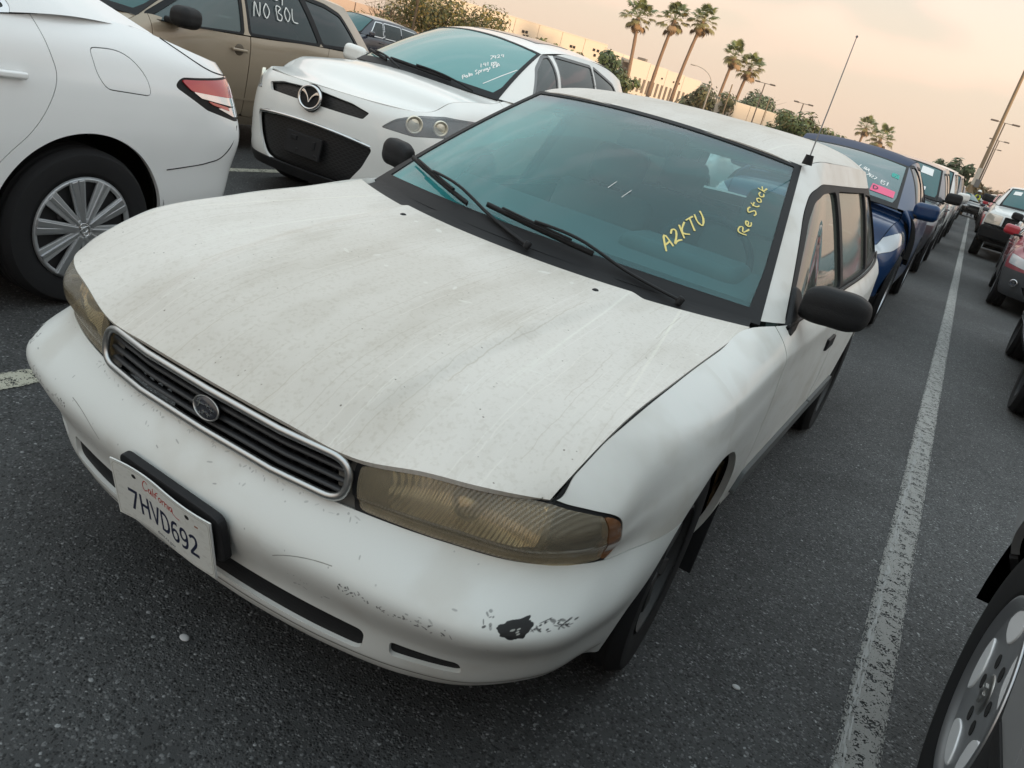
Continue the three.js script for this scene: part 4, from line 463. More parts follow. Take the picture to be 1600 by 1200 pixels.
  // hood and tail lid span between the shoulder lines
  const coons = (k, m, u0, cr, bow) => (s, t) => { const a = Math.abs(s), E = S(lerp(k, m, t), T), F = S(lerp(u0, k, a), T), F1 = S(k, T), w = Math.pow(1 - t, 1.6); return [E[0] * s, E[1] + (F[1] - F1[1]) * w + cr * (1 - a * a) * Math.sin(Math.PI * clamp(t * .86 + .04, 0, 1) * .75), E[2] + (F[2] - F1[2]) * w + bow * (1 - a * a) * t]; };
  const k = o.k ?? 3, m = o.m ?? 8, Sh = coons(k, m, 0, o.crown ?? .06, o.bow ?? .16);
  part('hood', trim(Sh, [-.992, .992, N(70)], [.0, 1, N(60)], null, { lip: .015, border: 'btlr' }), pm, car);
  const k2 = L - (o.k2 ?? 2), m2 = o.m2 ?? L - 3;
  const lid = coons(k2, m2, L, o.lidCrown ?? .03, -(o.lidBow ?? .05)); if (!o.noLid) part(o.sedan ? 'trunk_lid' : 'tail_panel', trim(lid, [-.99, .99, N(50)], [0, 1, N(30)], null, { flip: true, lip: .012, border: 'lrb' }), pm, car);
  const cab = cabinSurfaces(o.cab), U = [0, cab.nc, N(150)], win = o.win.map(w => rp(w, .03)), fw = win.map(pin), anyW = p => Math.max(...fw.map(f => f(p[2], p[1])));
  const rG = () => trim(cab.roof, [0, 5, N(40)], [0, cab.nr, N(60)], null, { lip: .01, border: 'b' }); part('roof', [rG(), mir(rG())], o.roofMat || pm, car);
  if (o.sunroof) part('sunroof', [trim(cab.roof, [0, 5, 30], [0, cab.nr, 40], p => Math.min(o.sunroof[0] - Math.abs(p[0]), o.sunroof[1] - p[2], p[2] - o.sunroof[2]), { off: .004, lip: .008 })].flatMap(g => [g, mir(g)]), M.glassDark, car);
  const fr = o.frame ?? .03; parts('pillars', trim(cab.side, U, [0, 5, N(60, 20)], p => -anyW(p) - fr, { lip: .012 }), o.pillarMat || pm); parts('window_frame', trim(cab.side, U, [0, 5, N(60, 20)], p => Math.min(anyW(p) + fr - .001, -anyW(p)), { lip: .012, off: -.002 }), o.frameMat || M.trim);
  fw.forEach((f, i) => each('side_window', trim(cab.side, U, [0, 5, N(60, 20)], p => f(p[2], p[1]) + .006, { off: -.010 }), (o.sideGlass && (o.sideGlass[i] || o.sideGlass)) || M.glassDark));
  const b = o.cab, gx = (s, t) => Math.min((1 - Math.abs(s)) * b.wb[0], (1 - t) * .8, t * .8);
  part('windshield', trim(cab.W, [-1, 1, N(50)], [0, 1, N(34)], (p, u, v) => gx(u, v) - .018, {}), o.glass || M.glassTeal, car);
  part('windshield_seal', trim(cab.W, [-1.01, 1.01, N(90)], [-.02, 1.01, N(70)], (p, u, v) => .026 + .03 * (1 - sst(0, .2, v)) - gx(u, v), { off: .003, lip: .01, border: 'btlr' }), M.trim, car);
  part('cowl', trim((s, v) => { const A = Sh(s, 1), B = cab.W(s, .03); return [lerp(A[0], B[0], v), lerp(A[1], B[1], v) - .015 * Math.sin(v * 3.14), lerp(A[2] + .01, B[2], v)]; }, [-.99, .99, N(30)], [0, 1, 5], null, {}), M.trim, car);
  const rg = (s, t) => Math.min((1 - Math.abs(s)) * b.rb[0], (1 - t) * .6, t * .6); part('rear_window', trim(cab.Rg, [-1, 1, N(30)], [0, 1, N(20)], (p, u, v) => rg(u, v) - .05, { flip: true }), M.glassDark, car); part('rear_window_frame', trim(cab.Rg, [-1, 1, N(40)], [0, 1, N(30)], (p, u, v) => .052 - rg(u, v), { flip: true, lip: .015 }), pm, car);
  for (const s of [1, -1]) if (o.mirror) { const [x, y, z, mat, sc] = o.mirror, g = new THREE.Group(); g.name = 'side_mirror'; car.add(g); const f = e => s > 0 ? e : mir(e), k = sc || 1; part('housing', f(at(box(.22, .15, .11, .05), [x - .02, y, z], [0, -.18, .06], [k, k, k])), mat || pm, g); part('arm', f(at(box(.14, .035, .07, .015), [x - .13 * k, y - .055 * k, z + .01])), M.trim, g); part('mirror_glass', f(at(box(.17, .105, .004, 0), [x - .03, y, z - .056 * k], [0, -.18, .06])), M.chrome, g); }
  for (const [z, y, x] of o.handles || []) each('door_handle', mg([at(box(.022, .026, .17, .01), [(x ?? o.hw) + .018, y, z]), at(box(.03, .02, .025, .004), [(x ?? o.hw) + .004, y, z + .065]), at(box(.03, .02, .025, .004), [(x ?? o.hw) + .004, y, z - .065])]), o.handleMat || pm);
  const wk = o.wheel || 'five', w = wheel(wk, o.R, o.rr ?? o.R * .66, o.tyre ?? .215, o.wheelMat), wx = o.hw - (o.wx ?? .11); putWheels(car, w, [[wx, o.R, 0], [-wx, o.R, 0], [wx, o.R, -o.wb], [-wx, o.R, -o.wb]]);
  const X = { car, S, cab, Sh, parts, each, T, L, coons, lid, gx }; o.more?.(X); return X;
}
// ---- white sedan beside the wagon, seen from its rear quarter
genCar({ name: 'sedan', label: 'white sedan at the left edge with red tail lamp and silver wheel cover', x: -2.711, z: 2.704, h: 3.3, paint: paint([.76, .765, .76], { roughness: .35 }), wb: 2.83, fo: .97, ro: 1.06, hw: .92, R: .336, Ra: .405, rr: .222, yn: .72, yc: .98, cz: -.35, yr: 1.06, ytail: 1.05, hip: .12, beltIn: .05, ybr: .30, wheel: 'cover', tyre: .215, wx: .115, sedan: true, k2: 2, m2: 12, lidCrown: .03, lidBow: .0, dzr: -.0,
  cols: [[0, .97, .72, .05, .24], [.4, .94, .73, .06, .24], [.7, .84, .76, .09, .24], [.86, .62, .82, .12, .24], [.905, .40, .86, .13, .24], [.92, 0, .92, .13, .22], [.92, -.30, .98, .13, .22], [.92, -.9, .995, .05, .22], [.92, -1.6, 1.03, .05, .22], [.92, -2.2, 1.09, .06, .22], [.922, -2.55, 1.13, .09, .22], [.92, -2.85, 1.165, .16, .24], [.905, -3.15, 1.155, .17, .27], [.875, -3.45, 1.10, .12, .29], [.80, -3.70, 1.065, .10, .30, [0, 0, -.01, -.03, 0, .02, .03]], [.62, -3.83, 1.055, .07, .31, [0, 0, -.01, -.03, 0, .02, .03]], [.3, -3.885, 1.055, .06, .31], [0, -3.90, 1.055, .06, .31]], m: 6, k: 3,
  doors: [{ name: 'front_door', poly: [[-.45, .30], [-1.40, .27], [-1.42, 1.2], [-.45, 1.2]] }, { name: 'rear_door', poly: [[-1.425, .27], [-2.20, .27], [-2.465, .63, .1], [-2.60, .75, .1], [-2.69, .93, .12], [-2.66, 1.03, .1], [-2.57, 1.30], [-1.425, 1.30]] }],
  holes: [{ name: 'fuel_door', at: 's', poly: [[-2.835, 1.065], [-3.0, 1.072, .10], [-3.105, .99, .08], [-3.125, .905], [-2.895, .915], [-2.855, .97]], r: .03, mat: paint([.76, .765, .76], { roughness: .35 }), off: 0, gap: .004, pair: true }, { name: 'tail_lamp_red', at: 's', raw: true, U: [12, 16], V: [2.5, 6], poly: rp([[-3.30, .985, .02], [-3.66, 1.0, .01], [-3.80, 1.0], [-3.80, .925], [-3.64, .925], [-3.36, .945, .02]], .01), mat: phy([.45, .02, .03], .15, { clearcoat: 1 }), off: .004, pair: true, gap: -.002 }, { name: 'tail_lamp_clear', at: 's', raw: true, U: [12, 16], V: [2.5, 6], poly: rp([[-3.37, .942], [-3.64, .922], [-3.80, .922], [-3.80, .895], [-3.67, .885], [-3.42, .918]], .008), mat: phy([.7, .72, .75], .1, { metalness: .75, clearcoat: 1 }), off: .003, pair: true, gap: -.001 }, { name: 'tail_lamp_lower', at: 's', raw: true, U: [12, 16], V: [2.5, 6], poly: rp([[-3.44, .915], [-3.62, .886], [-3.63, .862], [-3.50, .888]], .008), mat: phy([.45, .05, .04], .15, { clearcoat: 1 }), off: .003, pair: true }, { name: 'tail_lamp_corner', at: 's', raw: true, U: [12, 16], V: [2.5, 6], poly: rp([[-3.63, .884], [-3.80, .892], [-3.80, .83], [-3.655, .838], [-3.52, .880]], .006), mat: phy([.6, .62, .66], .12, { metalness: .7, clearcoat: 1 }), off: .002, pair: true }, { name: 'tail_lamp_housing', at: 's', raw: true, U: [12, 16], V: [2.5, 6], poly: rp([[-3.255, .957, .03], [-3.30, .997, .03], [-3.66, 1.012], [-3.86, 1.012], [-3.86, .812], [-3.66, .822], [-3.46, .866]], .012), mat: M.black, off: -.003, pair: true, gap: 0 }],
  cab: { wb: [.76, .985, -.42], wbc: [1.0, -.15], wt: [.58, 1.39, -1.30], wtc: [1.42, -1.22], roof: [[.62, 1.41, 1.45, -1.7], [.60, 1.39, 1.43, -2.3]], rt: [.55, 1.36, -2.62], rtc: [1.40, -2.70], rb: [.66, 1.135, -3.30], rbc: [1.14, -3.44], sides: [[.86, .99, -.7, .60, 1.395, -1.45], [.865, 1.02, -1.5, .615, 1.41, -1.75], [.86, 1.09, -2.2, .60, 1.39, -2.2], [.80, 1.16, -2.85, .565, 1.365, -2.50]], sbul: .03 },
  win: [[[-.80, 1.01], [-1.40, 1.04], [-1.42, 1.37], [-1.30, 1.36]], [[-1.47, 1.045], [-2.15, 1.085], [-2.53, 1.15], [-2.36, 1.28], [-1.95, 1.365], [-1.47, 1.37]]], frame: .022, frameMat: M.chrome, sideGlass: phy([.10, .14, .14], .04, { transmission: .5, thickness: 0 }), handles: [[-2.47, .935, .905], [-1.35, .90, .91]], mirror: [1.02, 1.05, -.75, null],
  more: ({ car, S, parts, each }) => { each('bumper_seam', seamTube(S, 17, 6, [[-3.235, .592], [-3.35, .604], [-3.50, .622], [-3.58, .645], [-3.64, .70], [-3.69, .80]]), M.dark); each('trunk_seam', seamTube(S, 17, 6, [[-3.26, 1.135], [-3.34, 1.098], [-3.42, 1.065], [-3.52, 1.035], [-3.62, 1.02], [-3.70, 1.012]], .0035), M.dark); part('rear_bumper_insert', at(box(1.1, .16, .03, .01), [0, .40, -3.895]), M.trim, car); seat(car, .38, -1.55, .36, M.fabric); seat(car, -.38, -1.55, .36, M.fabric); seat(car, 0, -2.4, .38, M.fabric, true); } });
// ---- white crossover behind it, nose to the camera
const hexTex = (() => { const c = canvasTex(256, 256, (g, w, h) => { g.fillStyle = '#050505'; g.fillRect(0, 0, w, h); g.strokeStyle = '#2a2a2c'; g.lineWidth = 9; for (let j = -1; j < 5; j++) for (let i = -1; i < 3; i++) { const x = i * 128 + (j & 1) * 64, y = j * 64; g.beginPath(); [[0, 32], [32, 0], [96, 0], [128, 32], [96, 64], [32, 64]].forEach(([a, b], n) => n ? g.lineTo(x + a, y + b) : g.moveTo(x + a, y + b)); g.closePath(); g.stroke(); } }); c.repeat.set(2.4, 3.6); return c; })();
const mesh = std([1, 1, 1], .5, { map: hexTex, bumpMap: hexTex, bumpScale: .006 });
const whiteP = paint([.77, .765, .73], { roughness: .4 });
genCar({ name: 'crossover', label: 'white crossover with winged round badge and pale writing on teal windshield', x: -3.27, z: -3.645, h: 2.8, paint: whiteP, wb: 2.75, fo: .95, ro: 1.10, hw: .935, R: .36, Ra: .42, yn: .93, yc: 1.12, cz: -.42, yr: 1.12, ytail: 1.12, fender: .17, nose: 1.0, yb: .30, ybf: .24, ybr: .4, crown: .07, bow: .20, rise: .7, lowMat: null, tyre: .235,
  holes: [{ name: 'upper_grille', at: 'f', z: .7, poly: [[0, .905], [.33, .885], [.475, .852], [.44, .80], [.25, .80], [0, .80]], r: .012, mat: mesh, off: -.035 }, { name: 'lower_grille', at: 'f', z: .6, poly: [[-1, .685], [.45, .655], [.555, .615], [.50, .47], [.40, .325], [.30, .295], [-1, .285]], r: .03, mat: mesh, off: -.04 }, { name: 'headlight', at: 'f', z: -.2, poly: [[.575, .785], [.64, .86], [.74, .925], [.80, .945], [.95, .95], [.95, .85], [.88, .80], [.76, .77]], r: .015, mat: M.lampClear, off: .003, pair: true }, { name: 'fog_recess', at: 'f', z: .3, poly: [[.66, .40], [.80, .52], [.84, .50], [.80, .34], [.70, .33]], r: .02, mat: M.trim, off: -.03, pair: true }],
  doors: [{ name: 'front_door', poly: [[-.42, .36], [-1.40, .36], [-1.45, 1.3], [-.45, 1.3]] }, { name: 'rear_door', poly: [[-1.41, .36], [-2.1, .36], [-2.35, .75], [-2.45, 1.3], [-1.455, 1.3]] }],
  cab: { wb: [.735, 1.135, -.44], wbc: [1.16, -.10], wt: [.56, 1.572, -1.35], wtc: [1.625, -1.24], wbul: .05, roof: [[.60, 1.635, 1.69, -1.75], [.60, 1.655, 1.72, -2.3], [.58, 1.645, 1.70, -3.0]], rt: [.53, 1.57, -3.55], rtc: [1.63, -3.62], rb: [.70, 1.15, -3.78], rbc: [1.16, -3.82], sbul: .03, sides: [[.86, 1.13, -.72, .58, 1.585, -1.5], [.86, 1.13, -1.4, .60, 1.638, -1.8], [.85, 1.14, -2.2, .60, 1.656, -2.4], [.81, 1.15, -3.2, .565, 1.625, -3.15]] },
  win: [[[-.85, 1.16], [-1.40, 1.165], [-1.47, 1.57], [-1.36, 1.545], [-1.15, 1.43]], [[-1.50, 1.165], [-2.38, 1.18], [-2.38, 1.595], [-1.57, 1.585]], [[-2.45, 1.19], [-3.30, 1.27], [-3.0, 1.49], [-2.45, 1.595]]], frame: .022, frameMat: M.steel, sideGlass: [M.glassSmoke, M.glassSmoke, M.glassSmoke], glass: phy([.20, .50, .49], .03, { transmission: .42, thickness: 0 }), sunroof: [.36, -1.62, -2.35], mirror: [1.03, 1.15, -.72, null], handles: [[-1.28, .95], [-2.2, .97]], 
  more: ({ car, S, cab, each, parts }) => {
    const e = new THREE.Group(); e.name = 'badge'; e.position.set(0, .838, .955); e.rotation.x = -.10; car.add(e); const K = 1.0;
    part('badge_ring', at(new THREE.TorusGeometry(.098, .0125, 12, 48), [0, 0, .012], null, [1, .82, 1]), M.chrome, e); part('badge_back', at(new THREE.CylinderGeometry(.095, .10, .02, 40), [0, 0, 0], [Math.PI / 2, 0, 0], [1, .82, 1]), M.black, e);
    const wing = s => { const p = curve([[s * .080, .026], [s * .05, .024], [s * .022, .006], [0, -.032], [s * .012, .0], [s * .045, .036]], 5).map(a => [a[0], a[1]]); return at(ext(p.concat([[s * .068, .044]]), .006, .002), [0, 0, 0], null, [1.15, 1.15, 1]); }; part('badge_wing', [at(wing(1), [0, 0, .012]), at(wing(-1), [0, 0, .012])], M.chrome, e);
    for (const s of [1, -1]) { const f = g => s > 0 ? g : mir(g), h = new THREE.Group(); h.name = 'headlight_inner'; car.add(h); part('reflector', f(trim(S, [2, 8, 70], [2, 6, 50], p => pin([[.575, .785], [.74, .93], [.95, .95], [.95, .84], [.76, .765]])(p[0], p[1]) + (p[2] > -.2 ? 0 : -1), { off: -.045 })), std([.07, .075, .075], .35, { metalness: .4 }), h); for (const [x, y, z, r] of [[.728, .852, .675, .064], [.828, .862, .475, .056]]) part('projector', f(mg([at(lathe([[r, .0], [r, .02], [r * .9, .028], [r * .78, .02], [r * .72, .0]], 32), [x, y, z], [0, -.75, 0]), at(lathe([[r * .7, .004], [r * .55, .012], [0, .016]], 24), [x, y, z], [0, -.75, 0])])), std([.78, .74, .62], .28, { metalness: .55 }), h); }
    const zq = x => .955 - .30 * x * x; part('chrome_strip', tube([...Array(31)].map((_, i) => { const x = lerp(-.535, .535, i / 30); return [x, .666 - .14 * x * x, zq(x) + .006]; }), () => [.008, .013], 8), M.chrome, car);
    part('plate_bracket', [at(box(.34, .165, .02, .008), [-.01, .49, .945], [-.06, 0, 0]), at(box(.06, .03, .012, .004), [-.10, .53, .955]), at(box(.03, .06, .012, .004), [.09, .51, .955]), at(box(.025, .025, .012, .004), [-.06, .445, .955]), at(box(.03, .02, .012, .004), [.12, .44, .955])], M.trim, car);
    part('front_lip', trim(S, [0, 6.5, 80], [0, .9, 6], null, { off: .012, lip: .02, border: 'bt' }) && mg([trim(S, [0, 6.5, 80], [0, .8, 6], null, { off: .010, lip: .02, border: 'bt' }), mir(trim(S, [0, 6.5, 80], [0, .8, 6], null, { off: .010, lip: .02, border: 'bt' }))]), M.trim, car);
    part('windshield_writing', [scribble(cab.W, '7424', [.63, .50], [.030, .046], [-.042, .056], .008), scribble(cab.W, '1:41 pm', [.64, .33], [.026, .044], [-.040, .054], .008), scribble(cab.W, 'Palm Springs KIA', [.61, .10], [.0185, .0395], [-.036, .050], .008), mg([scribble(cab.W, '-', [.80, .13], [.40, .98], [-.01, .01], .009)])], marker, car);
    const wp = (a, b, c) => { const q = t => mad(cab.W(lerp(a[0], b[0], t), lerp(a[1], b[1], t)), [0, .02, .012], 1); const g = new THREE.Group(); g.name = 'wiper'; car.add(g); part('blade', tube([0, .25, .5, .75, 1].map(q), () => [.007, .016], 6), M.trim, g); const pv = mad(cab.W(...c), [0, .02, .02], 1); part('arm', tube(curve([pv, mad(mad(pv, sub(q(.5), pv), .5), [0, .03, .02], 1), mad(q(.5), [0, .02, .01], 1)], 6), .009, 6), M.trim, g); }; wp([-.96, .13], [-.30, .03], [-.02, -.02]); wp([-.28, .06], [.55, .02], [.80, -.03]);
    seat(car, .38, -1.55, .52, M.fabricTan); seat(car, -.38, -1.55, .52, M.fabricTan); seat(car, 0, -2.45, .52, M.fabric, true); steering(car, .38, 1.12, -1.0); part('dashboard', at(box(1.4, .2, .55, .06), [0, 1.05, -.65]), M.fabricDark, car); } });
// ---- tan van-like car parked beyond, side on
const tanP = phy([.33, .26, .185], .38, { metalness: .35, clearcoat: .8, clearcoatRoughness: .1 });
genCar({ name: 'tan_hatchback', label: 'tan four-door car behind the white sedan with white writing on a window', x: -5.9, z: -2.2, h: .5, paint: tanP, wb: 2.70, fo: .9, ro: .95, hw: .90, R: .34, yn: .80, yc: 1.02, cz: -.35, yr: 1.10, ytail: 1.12, yb: .26, beltIn: .04, hip: .05, q: .8,
  doors: [{ name: 'front_door', poly: [[-.50, .34], [-1.50, .34], [-1.52, 1.2], [-.50, 1.2]] }, { name: 'rear_door', poly: [[-1.51, .34], [-2.15, .34], [-2.4, .70], [-2.62, 1.2], [-1.53, 1.2]] }], gap: .005,
  cab: { wb: [.76, 1.03, -.42], wbc: [1.05, -.1], wt: [.60, 1.52, -1.2], wtc: [1.56, -1.1], roof: [[.62, 1.55, 1.60, -1.7], [.62, 1.55, 1.60, -2.4]], rt: [.58, 1.52, -3.0], rtc: [1.56, -3.1], rb: [.70, 1.12, -3.42], rbc: [1.13, -3.52], sides: [[.865, 1.03, -.65, .61, 1.53, -1.35], [.865, 1.06, -1.5, .63, 1.55, -1.7], [.86, 1.10, -2.4, .625, 1.55, -2.4], [.81, 1.12, -3.1, .60, 1.53, -2.85]] },
  win: [[[-.50, 1.03], [-1.42, 1.075], [-1.44, 1.50], [-1.25, 1.49]], [[-1.535, 1.085], [-2.42, 1.125], [-2.24, 1.49], [-1.54, 1.51]], [[-2.49, 1.13], [-3.08, 1.16], [-2.84, 1.42], [-2.62, 1.47], [-2.32, 1.49]]], frame: .035, frameMat: M.black, sideGlass: [phy([.25, .33, .33], .03, { transmission: .7, thickness: 0 }), M.glassDark, M.glassDark], handles: [[-1.37, .925, .905], [-2.35, .965, .905]], mirror: null, wheel: 'five',
  more: ({ car, cab, each, S, parts }) => { each('side_mirror', mg([at(box(.20, .17, .24, .07), [1.0, 1.10, -.70], [0, .2, 0]), at(box(.16, .05, .12, .02), [.90, 1.05, -.68])]), M.trim); each('handle_cup', mg([at(new THREE.SphereGeometry(1, 16, 10), [.893, .925, -1.385], null, [.012, .05, .055])]), std([.10, .075, .05], .6)); const W2 = (u, v) => cab.side(u, v); part('window_writing', [scribble(W2, 'NO BOL', [2.02, 1.15], [.145, .02], [-.02, .85], .010, .004, .9), scribble(W2, 'key', [2.22, 2.45], [.125, .02], [-.02, .75], .009, .004, .9), scribble(W2, '-1', [.9, 2.9], [.16, .0], [-.0, .75], .010)], marker, car); parts('door_sill_line', trim(S, [8, 15, 120], [0, 6, 60], p => .010 - Math.abs(p[1] - .50), { off: .006, lip: .005 }), tanP); seat(car, .38, -1.6, .45, M.fabricTan); seat(car, -.38, -1.6, .45, M.fabricTan); } });
// ---- blue crossover behind the wagon
const blueP = phy([.005, .030, .095], .38, { metalness: .1, clearcoat: .45, clearcoatRoughness: .05, specularIntensity: .5 });
genCar({ name: 'blue_crossover', label: 'dark blue crossover behind the wagon with pink tag on its windshield', x: -.27, z: -6.6, h: .6, paint: blueP, wb: 2.89, fo: .87, ro: .99, hw: .945, R: .36, Ra: .405, yn: .76, yc: 1.06, cz: -.25, yr: 1.05, ytail: 1.1, fender: .16, nose: .9, yb: .22, ybf: .22, crown: .06, bow: .22, rise: .55, beltIn: .06, tyre: .25,
  holes: [{ name: 'headlight', at: 'f', z: -.1, poly: [[.60, .69], [.64, .765], [.80, .88], [.87, .925], [.925, .92], [.92, .82], [.875, .75], [.74, .69]], r: .03, mat: phy([.62, .66, .70], .12, { clearcoat: 1, transmission: .25, thickness: 0 }), off: .004, pair: true }, { name: 'lower_intake', at: 'f', z: .3, poly: [[-1, .42], [.55, .42], [.70, .36], [.60, .30], [-1, .30]], r: .02, mat: M.trim, off: -.03 }], lowMat: M.trim, lowY: .33, flare: .012,
  doors: [{ name: 'front_door', poly: [[-.50, .36], [-1.50, .36], [-1.52, 1.3], [-.52, 1.3]] }, { name: 'rear_door', poly: [[-1.51, .36], [-2.3, .36], [-2.5, .7], [-2.6, 1.3], [-1.53, 1.3]] }],
  cab: { wb: [.71, 1.10, -.36], wbc: [1.13, .02], wt: [.585, 1.50, -1.40], wtc: [1.535, -1.30], wbul: .05, roof: [[.61, 1.56, 1.605, -1.62], [.62, 1.575, 1.63, -2.0], [.61, 1.55, 1.61, -2.5]], rt: [.54, 1.42, -3.2], rtc: [1.46, -3.3], rb: [.66, 1.12, -3.72], rbc: [1.14, -3.8], sides: [[.875, 1.08, -.65, .59, 1.55, -1.6], [.88, 1.07, -1.5, .62, 1.57, -1.95], [.88, 1.06, -2.4, .61, 1.55, -2.45], [.84, 1.08, -3.2, .56, 1.46, -2.95]], sbul: .03 },
  win: [[[-.75, 1.11], [-1.55, 1.10], [-1.60, 1.51], [-1.45, 1.50]], [[-1.66, 1.10], [-2.5, 1.10], [-2.5, 1.49], [-1.70, 1.51]], [[-2.56, 1.11], [-3.1, 1.13], [-2.85, 1.40], [-2.56, 1.47]]], frame: .02, frameMat: M.black, sideGlass: M.glassDark, glass: phy([.10, .30, .33], .03, { transmission: .62, thickness: 0 }), mirror: [.985, 1.13, -.62, null, 1.12], handles: [], roofMat: phy([.006, .022, .068], .45, { specularIntensity: .3 }), pillarMat: blueP,
  more: ({ car, cab }) => { part('tag_card', trim(cab.W, [.60, .92, 12], [.14, .27, 6], null, { off: .004 }), std([.80, .12, .24], .6), car); part('tag_letter', scribble(cab.W, 'D', [.64, .175], [.10, .012], [-.01, .065], .012, .006), std([.03, .02, .05], .6), car); part('windshield_writing', [scribble(cab.W, '10:38A', [.30, .50], [.048, -.012], [.008, .06], .010), scribble(cab.W, '7427', [.46, .38], [.05, -.012], [.008, .06], .010), scribble(cab.W, 'B1', [.70, .32], [.10, 0], [0, .08], .010)], marker, car); part('green_swirl', scribble(cab.W, 'OS8', [.80, .56], [.05, 0], [0, .10], .018), std([.02, .36, .30], .6), car); seat(car, .4, -1.7, .5, M.fabricDark); seat(car, -.4, -1.7, .5, M.fabricDark); part('dashboard', at(box(1.4, .16, .6, .06), [0, 1.03, -.65]), M.fabricDark, car); } });
// ------------------------------------------------------------------ cars of the right-hand row and farther back
const lotX = (x, z) => x + .0145 * z;
const silver = phy([.33, .335, .34], .38, { metalness: .4, clearcoat: .8, clearcoatRoughness: .1 }), blackP = phy([.008, .008, .010], .25, { clearcoat: 1, clearcoatRoughness: .05 }), greyP = phy([.085, .09, .10], .35, { metalness: .4, clearcoat: .8 }), redP = phy([.36, .018, .03], .4, { clearcoat: .8 }), navyP = phy([.012, .018, .035], .3, { clearcoat: 1 }), goldP = phy([.30, .25, .18], .4, { metalness: .4, clearcoat: .7 });
function suv(o) { const H = o.H ?? 1.74, d = H - 1.74, cz = o.cz ?? -.45, w = (o.hw ?? .93) - .93; const lamp = o.lamp || phy([.62, .64, .66], .12, { clearcoat: 1, transmission: .3, thickness: 0 });
  return genCar({ wb: 2.75, fo: .88, ro: .95, hw: .93, R: .37, yn: .98, yc: 1.14, cz, yr: 1.16, ytail: 1.16, yb: .32, ybf: .30, ybr: .40, q: .5, nose: .8, tail: .5, fender: .12, crown: .05, rise: .8, tyre: .235,
    holes: [{ name: 'grille', at: 'f', z: .5, poly: [[-1, .93], [.46, .93], [.42, .76], [-1, .74]], mat: M.trim, off: -.03 }, { name: 'headlight', at: 'f', z: 0, poly: [[.50, .93], [.90, .96], [.90, .80], [.52, .78]], mat: lamp, off: .003, pair: true }, { name: 'lower_intake', at: 'f', z: .4, poly: [[-1, .56], [.60, .56], [.55, .40], [-1, .40]], mat: M.trim, off: -.03 }],
    doors: [{ name: 'front_door', poly: [[-.48, .42], [-1.42, .42], [-1.44, 1.4], [-.5, 1.4]] }, { name: 'rear_door', poly: [[-1.43, .42], [-2.2, .42], [-2.42, .75], [-2.5, 1.4], [-1.45, 1.4]] }],
    cab: { wb: [.76 + w, 1.16, cz - .02], wbc: [1.18, cz + .22], wt: [.62 + w, 1.64 + d, -1.10], wtc: [1.69 + d, -1.0], roof: [[.66 + w, 1.67 + d, 1.74 + d, -1.6], [.66 + w, 1.67 + d, 1.74 + d, -2.6]], rt: [.62 + w, 1.62 + d, -3.25], rtc: [1.69 + d, -3.32], rb: [.74 + w, 1.18, -3.55], rbc: [1.18, -3.62], sides: [[.87 + w, 1.15, cz - .3, .64 + w, 1.655 + d, -1.25], [.88 + w, 1.16, -1.4, .67 + w, 1.68 + d, -1.6], [.88 + w, 1.17, -2.4, .67 + w, 1.68 + d, -2.4], [.85 + w, 1.175, -3.1, .64 + w, 1.65 + d, -3.05]], sbul: .02 },
    win: [[[-.82, 1.19], [-1.40, 1.195], [-1.42, 1.59 + d], [-1.15, 1.58 + d]], [[-1.50, 1.195], [-2.3, 1.2], [-2.3, 1.60 + d], [-1.50, 1.60 + d]], [[-2.38, 1.2], [-3.2, 1.22], [-3.08, 1.56 + d], [-2.38, 1.59 + d]]], frame: .025, glass: o.glass || phy([.07, .22, .23], .04, { transmission: .5, thickness: 0 }), mirror: [1.03 + w, 1.22, -.72, o.mirrorMat ?? null], handles: [[-1.3, 1.02], [-2.25, 1.03]], ...o,
    more: X => { part('seat_row', [at(box(1.2, .7, .2, .08), [0, 1.05, -1.75]), at(box(1.4, .15, .5, .05), [0, 1.05, -.75])], M.fabricDark, X.car); o.more && o.more(X); } }); }
